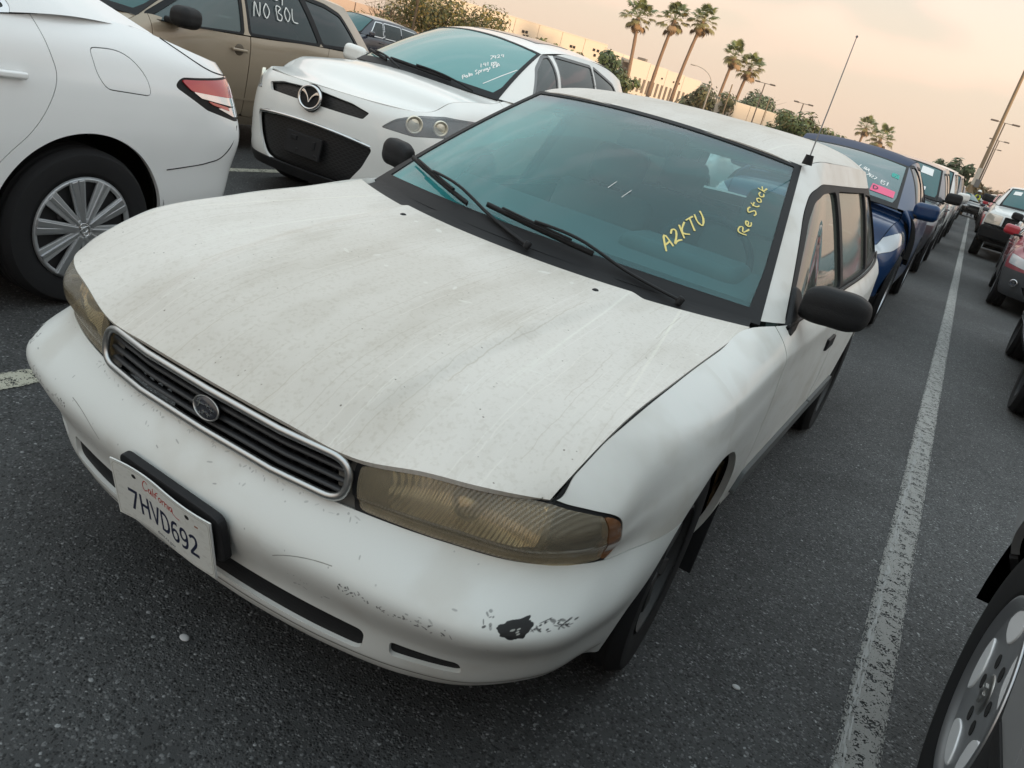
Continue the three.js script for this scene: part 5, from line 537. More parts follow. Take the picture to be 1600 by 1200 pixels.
function sedan(o) { return genCar({ wb: 2.7, fo: .92, ro: 1.0, hw: .90, R: .325, yn: .76, yc: .98, cz: -.35, yr: 1.0, ytail: 1.04, yb: .22, q: .5, sedan: true, k2: 2, m2: 12, tail: .9, crown: .05,
    holes: [{ name: 'grille', at: 'f', z: .5, poly: [[-1, .72], [.36, .72], [.32, .60], [-1, .58]], mat: M.trim, off: -.03 }, { name: 'headlight', at: 'f', z: .1, poly: [[.42, .72], [.86, .80], [.86, .66], [.46, .62]], mat: phy([.6, .62, .64], .1, { clearcoat: 1, transmission: .3, thickness: 0 }), off: .003, pair: true }, { name: 'lower_intake', at: 'f', z: .4, poly: [[-1, .42], [.6, .42], [.5, .28], [-1, .28]], mat: M.trim, off: -.03 }],
    doors: [{ name: 'front_door', poly: [[-.48, .32], [-1.40, .32], [-1.42, 1.3], [-.5, 1.3]] }, { name: 'rear_door', poly: [[-1.41, .32], [-2.15, .32], [-2.4, .7], [-2.5, 1.3], [-1.43, 1.3]] }],
    cab: { wb: [.72, 1.0, -.40], wbc: [1.02, -.1], wt: [.56, 1.38, -1.25], wtc: [1.42, -1.15], roof: [[.60, 1.41, 1.455, -1.65], [.58, 1.39, 1.44, -2.2]], rt: [.52, 1.35, -2.6], rtc: [1.40, -2.68], rb: [.62, 1.05, -3.15], rbc: [1.06, -3.28], sides: [[.84, .99, -.68, .58, 1.39, -1.38], [.85, 1.0, -1.4, .60, 1.405, -1.65], [.845, 1.01, -2.2, .59, 1.39, -2.2], [.80, 1.03, -2.8, .54, 1.36, -2.5]] },
    win: [[[-.78, 1.02], [-1.38, 1.03], [-1.40, 1.35], [-1.28, 1.34]], [[-1.46, 1.03], [-2.12, 1.04], [-2.55, 1.09], [-2.3, 1.30], [-1.46, 1.355]]], frame: .022, glass: phy([.07, .22, .23], .04, { transmission: .5, thickness: 0 }), mirror: [1.0, 1.05, -.72, null], handles: [[-1.3, .86], [-2.1, .88]], ...o }); }
// silver truck-like car whose rear wheel fills the lower right corner
suv({ name: 'silver_utility_car', label: 'silver utility car with six-lug alloy wheel cut by lower right corner', x: 2.535, z: 2.915, h: 0, paint: silver, hw: 1.01, wb: 2.95, R: .392, rr: .235, Ra: .45, ro: 1.05, yb: .42, ybr: .52, lowMat: M.trim, lowY: .58, wheel: 'sixlug', tyre: .245, wx: .163, q: .8, H: 1.85, holes: [{ name: 'grille', at: 'f', z: .5, poly: [[-1, .93], [.46, .93], [.42, .76], [-1, .74]], mat: M.trim, off: -.03 }] });
sedan({ name: 'black_sedan', label: 'glossy black car in the right row just past the nearest wheel', x: 2.78, z: -5.1, h: -.6, paint: blackP, wb: 2.62, wheel: 'five', wheelMat: M.black, more: ({ car, parts, S }) => parts('chrome_strip', trim(S, [8, 15, 90], [0, 6, 60], p => .012 - Math.abs(p[1] - .42), { off: .012, lip: .01 }), M.chrome) });
sedan({ name: 'dusty_red_car', label: 'red car with dark grey plastic bumper, round fog lamp and red mirror', x: 2.60, z: -12.0, h: -.8, paint: phy([.24, .035, .05], .45, { clearcoat: .7 }), lowMat: std([.045, .048, .052], .6), lowY: .60, q: .7, yn: .80, mirror: [1.0, 1.07, -.72, redP], flare: .05,
  more: ({ car, each }) => each('fog_lamp', mg([at(lathe([[.052, -.02], [.055, .01], [.045, .022], [.03, .014], [0, .016]], 24), [.70, .44, .80], [0, -1.25, 0])]), M.chrome) });
suv({ name: 'pale_silver_car', label: 'pale silver car with black mirror behind the red car', x: lotX(3.05, -18), z: -17.2, h: -.8, paint: paint([.56, .57, .58]), H: 1.62, mirrorMat: M.trim });
{ // white pickup, black bumper
  suv({ name: 'pickup_truck', label: 'white pickup truck with black front bumper in the right row', cat: 'pickup', x: 2.24, z: -22.4, h: -.8, paint: paint([.70, .70, .68]), hw: 1.0, wb: 3.5, ro: 1.2, R: .40, yn: 1.14, yc: 1.30, yr: 1.24, ytail: 1.24, yb: .45, ybf: .42, nose: .45, q: .6, mirrorMat: M.trim, mirror: [1.14, 1.42, -.75, M.trim, 1.3], noLid: true, H: 1.9, lowMat: M.black, lowY: .78,
    holes: [{ name: 'grille', at: 'f', z: .5, poly: [[-1, 1.10], [.56, 1.10], [.56, .84], [-1, .84]], mat: M.black, off: -.05 }, { name: 'headlight', at: 'f', z: 0, poly: [[.60, 1.10], [.96, 1.10], [.96, .84], [.60, .84]], mat: phy([.60, .52, .44], .15, { clearcoat: 1, metalness: .3 }), off: .003, pair: true }],
    cab: { wb: [.80, 1.32, -.50], wbc: [1.34, -.25], wt: [.68, 1.80, -1.10], wtc: [1.85, -1.0], roof: [[.72, 1.84, 1.90, -1.5]], rt: [.70, 1.80, -2.3], rtc: [1.86, -2.35], rb: [.78, 1.28, -2.45], rbc: [1.28, -2.48], sides: [[.93, 1.30, -.8, .70, 1.82, -1.2], [.93, 1.30, -1.5, .73, 1.84, -1.6], [.92, 1.28, -2.2, .72, 1.82, -2.1]] }, win: [[[-.85, 1.34], [-1.45, 1.34], [-1.45, 1.76], [-1.15, 1.75]], [[-1.52, 1.34], [-2.2, 1.34], [-2.2, 1.75], [-1.52, 1.76]]],
    more: ({ car, cab }) => { part('bumper_bar', [at(box(1.96, .30, .16, .04), [0, .66, .90]), at(box(1.9, .05, .12, .02), [0, .84, .92])], M.black, car); part('licence_plate', at(box(.305, .15, .01, .003), [-.1, .68, .99]), std([.55, .48, .40], .5), car); part('paper_sheet', trim(cab.W, [-.85, -.6, 6], [.65, .85, 5], null, { off: .004 }), M.white, car); part('truck_bed_floor', at(box(1.7, .05, 1.8, 0), [0, .8, -3.5]), M.dark, car); } }); }
// wagon's own row, going away
suv({ name: 'grey_utility_car', label: 'grey utility car with black mirror and white paper behind the blue crossover', x: -.30, z: -13.0, h: .5, paint: greyP, q: .6, mirror: [1.0, 1.25, -.72, M.trim, 1.2], more: ({ car, cab }) => { part('paper_sheet', [trim(cab.W, [.48, .78, 6], [.66, .90, 5], null, { off: .004 })], M.white, car); part('paper_slip', trim(cab.W, [.40, .70, 6], [.18, .28, 5], null, { off: .004 }), M.white, car); part('windshield_writing', scribble(cab.W, '7426', [.15, .42], [.05, -.01], [.01, .12], .014), std([.02, .36, .33], .6), car); } });
suv({ name: 'white_utility_car', label: 'tall white utility car with white mirrors third behind the wagon', x: lotX(-.15, -19.6), z: -19.6, h: .5, paint: paint([.68, .67, .64]), H: 1.86, hw: .97, mirror: [1.10, 1.28, -.72, null, 1.3], more: ({ car, cab }) => part('paper_sheet', trim(cab.W, [.35, .85, 6], [.62, .92, 5], null, { off: .004 }), M.white, car) });
suv({ name: 'dark_utility_car', label: 'dark utility car fourth behind the wagon in its row', x: lotX(-.10, -26.4), z: -26.4, h: .5, paint: navyP, H: 1.90, hw: .97 });
const rowP = [silver, paint([.6, .6, .58]), blackP, goldP, greyP, redP, navyP];
let n5 = 0; const spare = [];
for (const [x, z] of [[-.1, -33.2], [-.1, -39.6], [-.1, -46], [-.1, -52]]) spare.push([x, z, 'standing far back in the line that the wagon heads', 'cars far back in the wagon line']);
for (const [x, z] of [[2.65, -31], [2.65, -37], [2.65, -43], [2.65, -49], [2.65, -55]]) spare.push([x, z, 'standing far back in the right row beyond the pickup', 'cars far back in the right row']);
const protos = {};
for (const [x, z, where, grp] of spare) { const i = n5++ % rowP.length, names = ['silver', 'white', 'black', 'gold', 'grey', 'red', 'navy'], kind = n5 % 3 ? 'sedan' : 'suv', key = kind + i; const label = `${names[i]} ${kind === 'suv' ? 'utility car' : 'sedan'} ${where}`;
  if (protos[key]) { const c = protos[key].clone(); c.name = numbered(protos[key].name); c.position.set(lotX(x, z), 0, z); c.userData = { label, category: 'car', group: grp }; scene.add(c); } else protos[key] = (kind === 'suv' ? suv : sedan)({ name: `${names[i]}_${kind === 'suv' ? 'utility_car' : 'sedan'}`, label, group: grp, x: lotX(x, z), z, h: .6, paint: rowP[i], q: .32 }).car; }
sedan({ name: 'white_sedan', label: 'white car with roof antenna just behind the white crossover', x: -3.3, z: -10.0, h: 1.0, paint: paint([.66, .66, .64]), q: .5, more: ({ car }) => part('antenna', tube([[0, 1.45, -2.5], [0, 1.60, -2.65]], .006, 6), M.black, car) });
sedan({ name: 'white_sedan', label: 'white sedan whose roof shows left of the white crossover', x: -6.3, z: -9.0, h: 2, paint: paint([.64, .64, .62]), q: .5 });
suv({ name: 'charcoal_utility_car', label: 'charcoal utility car side on before the hedge at upper left', x: -17.6, z: -18.2, h: -2, paint: navyP, q: .6, frameMat: M.chrome, wheelMat: M.black, holes: [{ name: 'tail_lamp', at: 's', poly: [[-3.25, 1.1], [-3.7, 1.15], [-3.7, .92], [-3.4, .95]], mat: M.red, off: .004, pair: true }] });
sedan({ name: 'slate_hatchback', label: 'slate grey car behind the charcoal utility car', x: -16.6, z: -23.5, h: -2, paint: greyP, q: .4 });
sedan({ name: 'parked_car', label: 'black car standing across the far end of the lane line', x: .25, z: -58, h: 24, paint: blackP, q: .35 });

// ------------------------------------------------------------------ far surroundings
const far = (az, D) => [1.15 + D * Math.sin(az * D2R), 1.9 - D * Math.cos(az * D2R)];
function leaves(lobes, n, size, cols, seed) { const r = mulberry(seed), pos = [], nor = [], uv = [], col = [], ind = []; const vol = lobes.map(l => l[3] * l[4] * l[5]), tot = vol.reduce((a, b) => a + b, 0);
  for (let k = 0; k < n; k++) { let q = r() * tot, li = 0; while (q > vol[li] && li < lobes.length - 1) q -= vol[li++]; const [lx, ly, lz, a, b, c] = lobes[li]; let x, y, z, d; do { x = r() * 2 - 1; y = r() * 2 - 1; z = r() * 2 - 1; d = x * x + y * y + z * z; } while (d > 1 || d < .18 * r()); if (d > .55 && r() < .25) { x *= 1.15; y *= 1.15; z *= 1.15; } const p = [lx + x * a, ly + y * b, lz + z * c], n3 = nrm([x + r() - .5, y + .4 * r(), z + r() - .5]), t = nrm(cross(n3, [r() - .5, r() - .5, r() - .5])), w = cross(n3, t), s = size * (.6 + .8 * r()), cc = cols[Math.floor(r() * cols.length)], v = .75 + .5 * r(), i = pos.length / 3;
    pos.push(...mad(p, t, -s), ...mad(mad(p, w, -s * .45), n3, s * .12), ...mad(p, t, s), ...mad(mad(p, w, s * .45), n3, s * .12)); for (let j = 0; j < 4; j++) { nor.push(...n3); uv.push(0, 0); col.push(cc[0] * v, cc[1] * v, cc[2] * v); } ind.push(i, i + 1, i + 2, i, i + 2, i + 3); }
  const g = mkGeo(pos, nor, uv, ind); g.setAttribute('color', new THREE.Float32BufferAttribute(col, 3)); return g; }
const leafM = phy([2.1, 2.1, 1.9], .8, { vertexColors: true, transmission: .25, thickness: 0 }), barkM = std([.10, .075, .05], .95, { bumpMap: fineN, bumpScale: .02 });
const cm = (g, cols) => g;
function tree(name, label, az, D, h, w, o = {}) { const [x, z] = far(az, D), r = mulberry(o.seed || Math.round(az * 100 + D * 7 + 5000)), t = thing(name, label, o.cat || 'tree', [x, 0, z], 0, o.group), base = o.base ?? .25; const lobes = []; const n = o.lobes || 9; for (let i = 0; i < n; i++) { const a = i / n * 6.283 + r(), rr = (i ? .30 + .28 * r() : 0) * w, yy = h * (base + (1 - base) * (.22 + .62 * r() * (1 - .3 * rr / w))); lobes.push([Math.cos(a) * rr, yy, Math.sin(a) * rr, w * (.16 + .13 * r()), h * (1 - base) * (.13 + .11 * r()), w * (.16 + .13 * r())]); } lobes.push([0, h * (base + (1 - base) * .55), 0, w * .3, h * (1 - base) * .42, w * .3]);
  const tr = [tube([[0, -.1, 0], [.05 * w * (r() - .5), h * base, 0], [.1 * w * (r() - .5), h * .7, .05 * w * (r() - .5)]], k => (o.tr || .03 * h) * (1 - .6 * k), 8)]; for (const l of lobes.slice(0, 6)) tr.push(tube([[0, h * base * .9, 0], [l[0] * .5, lerp(h * base, l[1], .6), l[2] * .5], [l[0], l[1], l[2]]], k => .012 * h * (1 - .7 * k), 6)); part('trunk', tr, barkM, t);
  if (!o.bare) { const m = new THREE.Mesh(leaves(lobes, o.n || 1800, o.size || .16 + D * .0012, o.cols || [[.055, .075, .022], [.075, .085, .028], [.04, .055, .02], [.10, .085, .03]], 31 + Math.round(D * 3 + az * 10)), leafM); m.name = 'crown'; t.add(m); } else { const tw = []; for (let i = 0; i < (o.tw || 40); i++) { const l = lobes[i % lobes.length], a = [l[0] * (.3 + .4 * r()), l[1] * (.6 + .3 * r()), l[2] * (.3 + .4 * r())]; tw.push(tube([a, mad(a, [(r() - .5) * w * .5, h * .16 * r(), (r() - .5) * w * .5], 1), mad(a, [(r() - .5) * w * .9, h * .38 * r(), (r() - .5) * w * .9], 1)], k => .006 * h * (1 - .75 * k), 5)); } part('branches', tw, std([.20, .15, .10], .9), t); } return t; }
// fan palms
function frond(seed, L, fanR) { const r = mulberry(seed), g = []; const N = 13, pet = [[0, 0, 0], [L * .5, L * .10, 0], [L, L * .05, 0]]; g.push(tube(pet, k => .025 * (1 - .5 * k), 5)); const pos = [], nor = [], uv = [], ind = []; for (let i = 0; i < N; i++) { const a = lerp(-1.75, 1.75, i / (N - 1)), ll = fanR * (.75 + .3 * Math.cos(a) + .1 * r()), dx = Math.cos(a), dz = Math.sin(a), b = [L, L * .05, 0], m = [L + dx * ll * .6, L * .05 + .02, dz * ll * .6], e = [L + dx * ll, L * .05 - fanR * (.28 + .25 * r()), dz * ll], w = .075 * fanR * 1.5, px = -dz * w, pz = dx * w, k = pos.length / 3; pos.push(...b, m[0] + px, m[1] - .03, m[2] + pz, m[0], m[1] + .03, m[2], m[0] - px, m[1] - .03, m[2] - pz, ...e); for (let j = 0; j < 5; j++) { nor.push(0, 1, 0); uv.push(0, 0); } ind.push(k, k + 1, k + 2, k, k + 2, k + 3, k + 1, k + 4, k + 2, k + 2, k + 4, k + 3); } const q = mkGeo(pos, nor, uv, ind); q.computeVertexNormals(); return [g[0], q]; }
const palmLeaf = phy([.17, .20, .06], .65, { transmission: .25, thickness: 0 }), palmLeaf2 = phy([.26, .22, .075], .65, { transmission: .25, thickness: 0 }), deadLeaf = std([.30, .19, .10], .9), palmBark = std([.24, .155, .10], .95, { bumpMap: fineN, bumpScale: .03 });
function palm(label, az, D, h, lean, seed, group, k = 1) { const [x, z] = far(az, D), r = mulberry(seed), t = thing('palm_tree', label, 'palm tree', [x, 0, z], 0, group), P = []; for (let i = 0; i <= 16; i++) { const q = i / 16; P.push([lean * q * q, h * q, .1 * Math.sin(q * 3)]); } part('trunk', tube(P, q => (.26 - .09 * q + (Math.floor(q * 16) % 5 === 2 ? .02 : 0) + (q > .86 ? .05 : 0)) * k * 1.15, 10), palmBark, t); const A = [], B = [], Dd = []; const top = [lean, h, .1 * Math.sin(3)];
  for (let i = 0; i < 38; i++) { const el = lerp(-1.05, 1.3, Math.pow(i / 37, .8)) + (r() - .5) * .5, az2 = i * 2.39996 + r() * 1.1, L = (1.05 + .95 * r()) * k, f = frond(seed + i, L, (.62 + .4 * r()) * k); for (const q of f) { const h2 = q.clone(); h2.rotateZ(el); h2.rotateY(az2); h2.translate(...top); (i < 4 ? Dd : i < 20 ? B : A).push(h2); } }
  part('crown', A, palmLeaf, t); part('lower_fronds', B, palmLeaf2, t); for (let i = 0; i < 16; i++) { const f = frond(seed + 90 + i, .5 * k, .8 * k); for (const q of f) { const h2 = q.clone(); h2.rotateZ(-1.25 - .25 * r()); h2.rotateY(i * .8 + r()); h2.translate(top[0], top[1] - .2 - .5 * r(), top[2]); Dd.push(h2); } } part('dead_fronds', Dd, deadLeaf, t); }
palm('tall fan palm leftmost of the trio, with loose drooping fronds', -23.5, 100, 9.9, -.9, 3, null, .85);
palm('tall fan palm in the middle of the trio', -21.95, 100, 10.6, .5, 5, null, .82);
palm('tallest fan palm, rightmost of the trio', -20.4, 100, 11.2, .9, 8, null, .80);
palm('fan palm left of the pair behind the cream wall', -17.5, 120, 10.0, .4, 13, null, .85);
palm('fan palm right of the pair behind the cream wall', -16.4, 122, 9.3, .5, 17, null, .90);
palm('small distant fan palm beyond the roof of the blue crossover', -8.2, 200, 8.6, .2, 21, null, 1.05);
palm('small bushy distant palm right of another distant palm', -7.1, 190, 7.0, .1, 25, null, 1.2);
// buildings of tilt-up panels
const creamA = std([.64, .545, .43], .85), creamB = std([.60, .52, .43], .85), creamC = std([.64, .55, .44], .85);
function wallRow(t, a, b, h, n, mat, dep = .3, drop) { const dx = b[0] - a[0], dz = b[1] - a[1], L = Math.hypot(dx, dz), ang = Math.atan2(-dz, dx); for (let i = 0; i < n; i++) { const w = L / n, g = box(w - .05, h - (drop ? drop(i, n) : 0), dep, .03), q = (i + .5) / n; part('wall_panel', at(g, [a[0] + dx * q - t.position.x, (h - (drop ? drop(i, n) : 0)) / 2, a[1] + dz * q - t.position.z], [0, ang, 0]), mat, t); } return { ang, L, P: (q, y, o = 0) => [a[0] + dx * q - t.position.x + Math.sin(ang) * o, y, a[1] + dz * q - t.position.z + Math.cos(ang) * o] }; }
{ const a = far(-40, 140), b = far(-25.4, 150), t = thing('warehouse', 'long cream warehouse at upper left behind the white crossover', 'building', [a[0], 0, a[1]]); const W = wallRow(t, a, b, 8.75, 9, creamA); const b2 = far(-23.2, 158); wallRow(t, b, b2, 8.2, 2, creamB); const mid = [(a[0] + b2[0]) / 2 - t.position.x - 12, 4, (a[1] + b2[1]) / 2 - t.position.z - 16]; part('roof', at(box(W.L * 1.0, .3, 30, .02), [mid[0], 8.1, mid[2]], [0, W.ang, 0]), std([.4, .36, .3], .9), t);
  for (const [q, y] of [[.60, 7.0], [.607, 6.4], [.615, 7.05], [.622, 6.45], [.83, 6.9], [.845, 6.9], [.94, 7.4], [.95, 6.6], [.96, 7.4]]) part('vent', at(box(.42, .42, .1, .02), W.P(q, y, .2), [0, W.ang, 0]), M.dark, t); part('gutter', at(box(W.L, .14, .2, .02), W.P(.5, 8.72, .08), [0, W.ang, 0]), creamB, t); }
{ const a = far(-23.6, 152), b = far(-18.9, 162), t = thing('office_block', 'cream office block with a row of tall dark windows behind the palm trio', 'building', [a[0], 0, a[1]]); const W = wallRow(t, a, b, 7.95, 4, creamB, .3, i => i * .12); part('roof', at(box(W.L, .3, 20, .02), W.P(.5, 7.2, -10), [0, W.ang, 0]), std([.4, .36, .3], .9), t); for (let i = 0; i < 14; i++) { const m = part('window', at(box(.48, 2.3, .12, .02), W.P(.10 + i * .064, 4.0 - i * .02, .16), [0, W.ang, 0]), std([.10, .075, .055], .4), t); } part('roof_unit', at(box(1.6, .6, 1, .05), W.P(.22, 8.2, -2)), std([.2, .17, .14], .8), t); for (const q of [.45, .62, .7]) part('vent', at(box(.3, .3, .1, .02), W.P(q, 6.1, .2), [0, W.ang, 0]), M.dark, t); }
{ const a = far(-17.6, 88), b = far(-13.3, 94), t = thing('boundary_wall', 'plain cream wall behind the wagon roof, left of the antenna', 'wall', [a[0], 0, a[1]]); const W = wallRow(t, a, b, 3.85, 4, creamC, .25); part('return_wall', at(box(.25, 3.8, 10, .02), W.P(1, 1.9, -5), [0, W.ang, 0]), creamC, t); part('patch', at(box(1.6, 1.1, .02, .004), W.P(.68, 1.9, .15), [0, W.ang, 0]), std([.50, .46, .40], .9), t); }
{ const a = far(-44, 62), b = far(-33.5, 66), t = thing('garden_wall', 'low pale wall glimpsed through the hedge at upper left', 'wall', [a[0], 0, a[1]]); wallRow(t, a, b, 2.7, 5, std([.5, .38, .30], .9), .25); }
// off to the east an added unseen block keeps the low sun off the lot
{ const t = thing('added_sun_blocker', 'long block added outside the view to shade the lot from low sun', 'building', [52, 0, -25]); part('wall', at(box(14, 9.6, 210, .05), [0, 4.8, 0]), creamB, t); }
// trees
tree('leafy_tree', 'big dense dark leafy tree above the white crossover roof', -35.9, 46, 4.4, 5.4, { base: .12, n: 9000, size: .095, lobes: 12, cols: [[.05, .055, .018], [.09, .075, .022], [.04, .045, .016], [.14, .10, .03]] });
tree('bare_tree', 'leafless pale tree left of the big leafy tree', -39.6, 44, 3.6, 3.2, { bare: true, base: .1, tw: 60 });
tree('street_tree', 'thin pale tree trunk beside the bare tree at upper left', -38.0, 40, 4.2, 1.2, { base: .75, n: 200, size: .14, tr: .07 });
for (let i = 0; i < 6; i++) tree('hedge_shrub', ['round yellow-green shrub at the hedge, farthest left', 'yellow-green shrub second in the hedge at upper left', 'low olive shrub third in the hedge', 'olive shrub fourth in the hedge under the bare tree', 'leafy shrub fifth in the hedge', 'leafy shrub at the right end of the hedge'][i], -43.4 + i * 1.75, 36, 1.75 + .15 * (i % 3), 2.4, { cat: 'shrub', base: .04, n: 1600, size: .07, cols: [[.11, .10, .02], [.07, .085, .02], [.16, .12, .03]] });
tree('round_tree', 'small round green tree at the warehouse wall, left one', -29.6, 90, 5.0, 3.4, { base: .2, n: 900 });
tree('round_tree', 'small round green tree at the warehouse wall, right one', -27.2, 90, 4.7, 3.8, { base: .2, n: 900 });
tree('conifer_tree', 'upright dark green tree left of the palm trio', -25.2, 80, 5.2, 3.2, { base: .12, n: 1500, lobes: 11, cols: [[.035, .06, .025], [.05, .07, .025], [.03, .045, .02]] });
tree('conifer_tree', 'dark bushy tree at the foot of the leftmost palm', -23.9, 84, 3.9, 3.4, { base: .1, n: 1000 });
tree('broad_tree', 'broad brown-green tree right of the office block', -18.3, 88, 4.9, 4.2, { base: .1, n: 1900, lobes: 12, cols: [[.06, .065, .03], [.09, .075, .035], [.05, .05, .025]] });
tree('broad_tree', 'round grey-green tree above the cream wall', -15.2, 100, 6.1, 4.4, { base: .3, n: 1600, cols: [[.055, .075, .045], [.07, .085, .05]] });
tree('broad_tree', 'low grey-green tree right of the round one above the wall', -14.3, 102, 5.0, 4.2, { base: .3, n: 1300, cols: [[.07, .08, .045], [.09, .085, .045]] });
tree('bare_tree', 'bare twiggy tree above the right end of the cream wall', -13.9, 110, 6.6, 4.5, { bare: true, tw: 70 });
tree('bare_tree', 'low bare tree between the palm pair', -16.9, 110, 5.2, 3.4, { bare: true, tw: 40 });
tree('leafy_tree', 'leafy green tree right of the cream wall', -12.9, 70, 3.9, 2.8, { base: .1, n: 1500, size: .2 });
tree('leafy_tree', 'dark tree with a lamp post before it, left of the antenna', -11.7, 84, 4.6, 4.0, { base: .1, n: 1800 });
tree('leafy_tree', 'low tree just right of the antenna foot', -10.3, 110, 4.5, 3.2, { base: .1, n: 900 });
tree('leafy_tree', 'small dark tree first of a far line', -9.6, 120, 4.3, 2.0, { base: .1, n: 500 });
tree('leafy_tree', 'small dim tree second of a far line', -9.0, 150, 4.6, 3.0, { base: .1, n: 500 });
tree('leafy_tree', 'dim rounded tree under the small palm', -8.5, 170, 4.9, 4.8, { base: .1, n: 700 });
tree('leafy_tree', 'low dim tree at the right end of the far line', -7.6, 175, 4.0, 4.0, { base: .1, n: 500 });
tree('cypress_tree', 'wide dark tree left of the tall pole', -2.45, 74, 3.75, 2.5, { base: .1, n: 1500, cols: [[.04, .055, .025], [.055, .065, .03]] });
tree('scrub_tree', 'brown scrubby tree at the foot of the tall pole', -1.0, 84, 2.7, 2.2, { base: .05, n: 700, cols: [[.13, .085, .04], [.09, .07, .035]] });
tree('scrub_tree', 'tan scrubby tree right of the tall pole foot', -.2, 92, 2.4, 3.0, { base: .05, n: 700, cols: [[.18, .11, .06], [.12, .08, .05]] });
tree('scrub_tree', 'small dim tree above the pickup roof', 1.5, 120, 3.3, 2.4, { base: .05, n: 400 });
// poles and lamps
const poleM = std([.26, .19, .12], .85, { bumpMap: fineN, bumpScale: .01 }), lampM = std([.13, .105, .085], .6);
{ const [x, z] = far(-1.12, 62), t = thing('utility_pole', 'tall brown wooden pole leaning out of the top right', 'pole', [x, 0, z]); part('shaft', tube([[0, -.2, 0], [0, 7, 0], [0, 16, 0]], k => .13 - .04 * k, 12), poleM, t); part('foot_sleeve', at(new THREE.CylinderGeometry(.145, .15, 1.1, 16), [0, 2.5, 0]), std([.55, .50, .42], .8), t); part('meter_box', at(box(.3, .5, .2, .02), [.2, 2.1, .1]), M.steel, t); }
function lot(label, az, D, h, w = .95, heads = 2, glow) { const [x, z] = far(az, D), t = thing('parking_lamp', label, 'lamp post', [x, 0, z], .15); part('post', tube([[0, -.1, 0], [0, h, 0]], k => .07 - .015 * k, 8), lampM, t); part('arm', at(box(w * 1.2, .05, .06, .02), [0, h, 0]), lampM, t); for (const s of heads === 2 ? [-1, 1] : [1]) part('lamp_head', at(box(w * .52, .13, .34, .04), [s * w * .72, h + .02, 0]), lampM, t); }
lot('double-headed lamp post partly behind the wooden pole, highest lamps', -.93, 84, 7.6, 1.2); lot('double-headed lamp post second behind the wooden pole', -.82, 112, 7.7, 1.1); lot('double-headed lamp post third and lowest behind the wooden pole', -.9, 135, 7.8, 1.0);
lot('double-headed lamp post above the cream wall', -14.95, 84, 5.9, 1.0); lot('double-headed lamp post over the dark tree left of the antenna', -12.25, 86, 5.15, .95);
{ const [x, z] = far(-18.2, 82), t = thing('street_lamp', 'pale street lamp with a curved arm right of the palm trio', 'lamp post', [x, 0, z], .1); part('post', tube([[0, -.1, 0], [0, 3.4, 0], [.05, 4.6, 0]], .07, 8), std([.42, .36, .30], .7), t); part('arm', tube(curve([[.05, 4.5, 0], [-.35, 5.15, 0], [-1.1, 5.6, 0], [-2.0, 5.75, 0]], 6), .035, 6), std([.42, .36, .30], .7), t); part('lamp_head', at(box(.5, .1, .2, .04), [-2.2, 5.74, 0]), std([.42, .36, .30], .7), t); }
{ const [x, z] = far(-16.9, 80), t = thing('post', 'slim brown post at the left end of the cream wall', 'post', [x, 0, z]); part('shaft', tube([[0, -.1, 0], [0, 4.9, 0]], .06, 8), poleM, t); const [x2, z2] = far(-14.35, 80), t2 = thing('post', 'slim brown post in front of the cream wall', 'post', [x2, 0, z2]); part('shaft', tube([[0, -.1, 0], [0, 4.6, 0]], .05, 8), poleM, t2); }
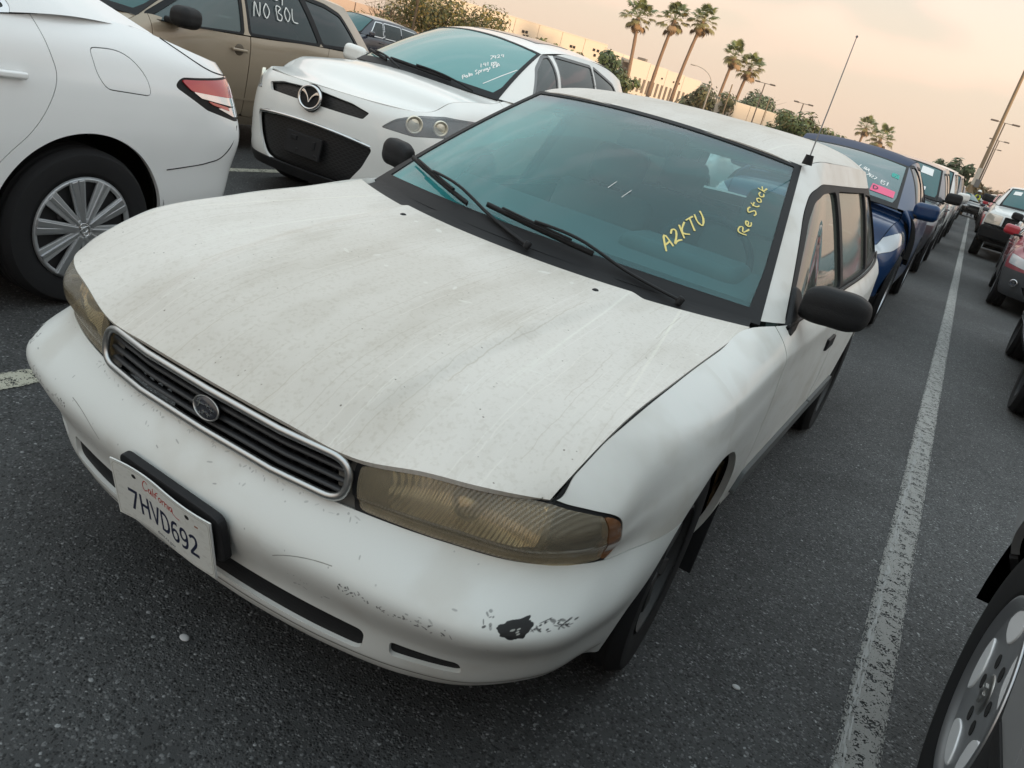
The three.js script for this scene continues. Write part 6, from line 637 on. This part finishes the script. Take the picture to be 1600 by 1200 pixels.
// attendant in a yellow vest, far down the lane
{ const [x, z] = far(-.62, 63), t = thing('person', 'person in bright yellow vest and white hat standing far down the lane', 'person', [x, 0, z], .2);
  const J = { pelvis: [0, .95, 0], chest: [0, 1.32, .01], neck: [0, 1.50, .01], head: [0, 1.63, .02], sl: [-.19, 1.43, 0], sr: [.19, 1.43, 0], el: [-.25, 1.16, .03], er: [.26, 1.16, .06], hl: [-.25, .92, .10], hr: [.14, 1.12, .24], kl: [-.11, .50, .03], kr: [.11, .50, .02], al: [-.12, .09, 0], ar: [.13, .09, 0], tl: [-.13, .05, .13], tr: [.14, .05, .13], pl: [-.09, .92, 0], pr: [.09, .92, 0] };
  const bones = [['pelvis', 'chest', .15, .16], ['chest', 'neck', .15, .06], ['neck', 'head', .055, .10], ['chest', 'sl', .10, .065], ['chest', 'sr', .10, .065], ['sl', 'el', .058, .045], ['sr', 'er', .058, .045], ['el', 'hl', .042, .036], ['er', 'hr', .042, .036], ['pl', 'kl', .088, .06], ['pr', 'kr', .088, .06], ['kl', 'al', .058, .042], ['kr', 'ar', .058, .042], ['al', 'tl', .045, .035], ['ar', 'tr', .045, .035]];
  const R = 72, mc = new MarchingCubes(R, std([.03, .035, .05], .8), false, false, 60000), s = 1.0; mc.isolation = 0; const dist = (p, b) => { const A = J[b[0]], B = J[b[1]], ab = sub(B, A), t2 = clamp(((p[0] - A[0]) * ab[0] + (p[1] - A[1]) * ab[1] + (p[2] - A[2]) * ab[2]) / (ab[0] ** 2 + ab[1] ** 2 + ab[2] ** 2), 0, 1); return len(sub(p, mad(A, ab, t2))) - lerp(b[2], b[3], t2); };
  for (let k = 0; k < R; k++) for (let j = 0; j < R; j++) for (let i = 0; i < R; i++) { const p = [(i / R * 2 - 1) * s, (j / R * 2 - 1) * s + .9, (k / R * 2 - 1) * s]; let d = 0; for (const b of bones) d += Math.exp(-dist(p, b) * 38); mc.field[k * R * R + j * R + i] = Math.log(d + 1e-30) / 38; }
  mc.update(); const n = mc.count; const g = new THREE.BufferGeometry(); g.setAttribute('position', new THREE.Float32BufferAttribute(Array.from(mc.positionArray.slice(0, n * 3)), 3)); g.setAttribute('normal', new THREE.Float32BufferAttribute(Array.from(mc.normalArray.slice(0, n * 3)), 3)); g.translate(0, .9, 0); g.setAttribute('uv', new THREE.Float32BufferAttribute(new Float32Array(n * 2), 2)); part('body', smooth(g), std([.05, .055, .07], .85), t);
  part('safety_vest', lathe([[.15, 0], [.185, .06], [.195, .25], [.20, .42], [.15, .52], [.08, .55]], 28).rotateZ(Math.PI / 2).scale(1.08, 1, .85).translate(0, .93, .005), std([.62, .66, .03], .6), t); part('hat', [at(new THREE.SphereGeometry(.125, 20, 12, 0, 6.3, 0, 1.7), [0, 1.66, .02]), at(new THREE.CylinderGeometry(.19, .19, .015, 24), [0, 1.66, .03])], M.white, t); part('face', at(new THREE.SphereGeometry(.098, 16, 12), [0, 1.615, .025], null, [.85, 1.1, 1]), std([.25, .15, .10], .7), t); }
// small stones on the asphalt
for (const [x, z, r, label] of [[-0.017, 0.816, .011, 'flat pale disc lying on asphalt below the wagon bumper'], [1.099, -0.134, .010, 'white pebble on asphalt between the wagon and the painted line']]) { const t = thing('pebble', label, 'pebble', [x, .0, z]); part('stone', at(new THREE.IcosahedronGeometry(1, 3), [0, r * .35, 0], null, [r * 1.2, r * .5, r * .9]), std([.42, .42, .42], .7), t); }
shadowed(scene);
renderer.render(scene, camera);
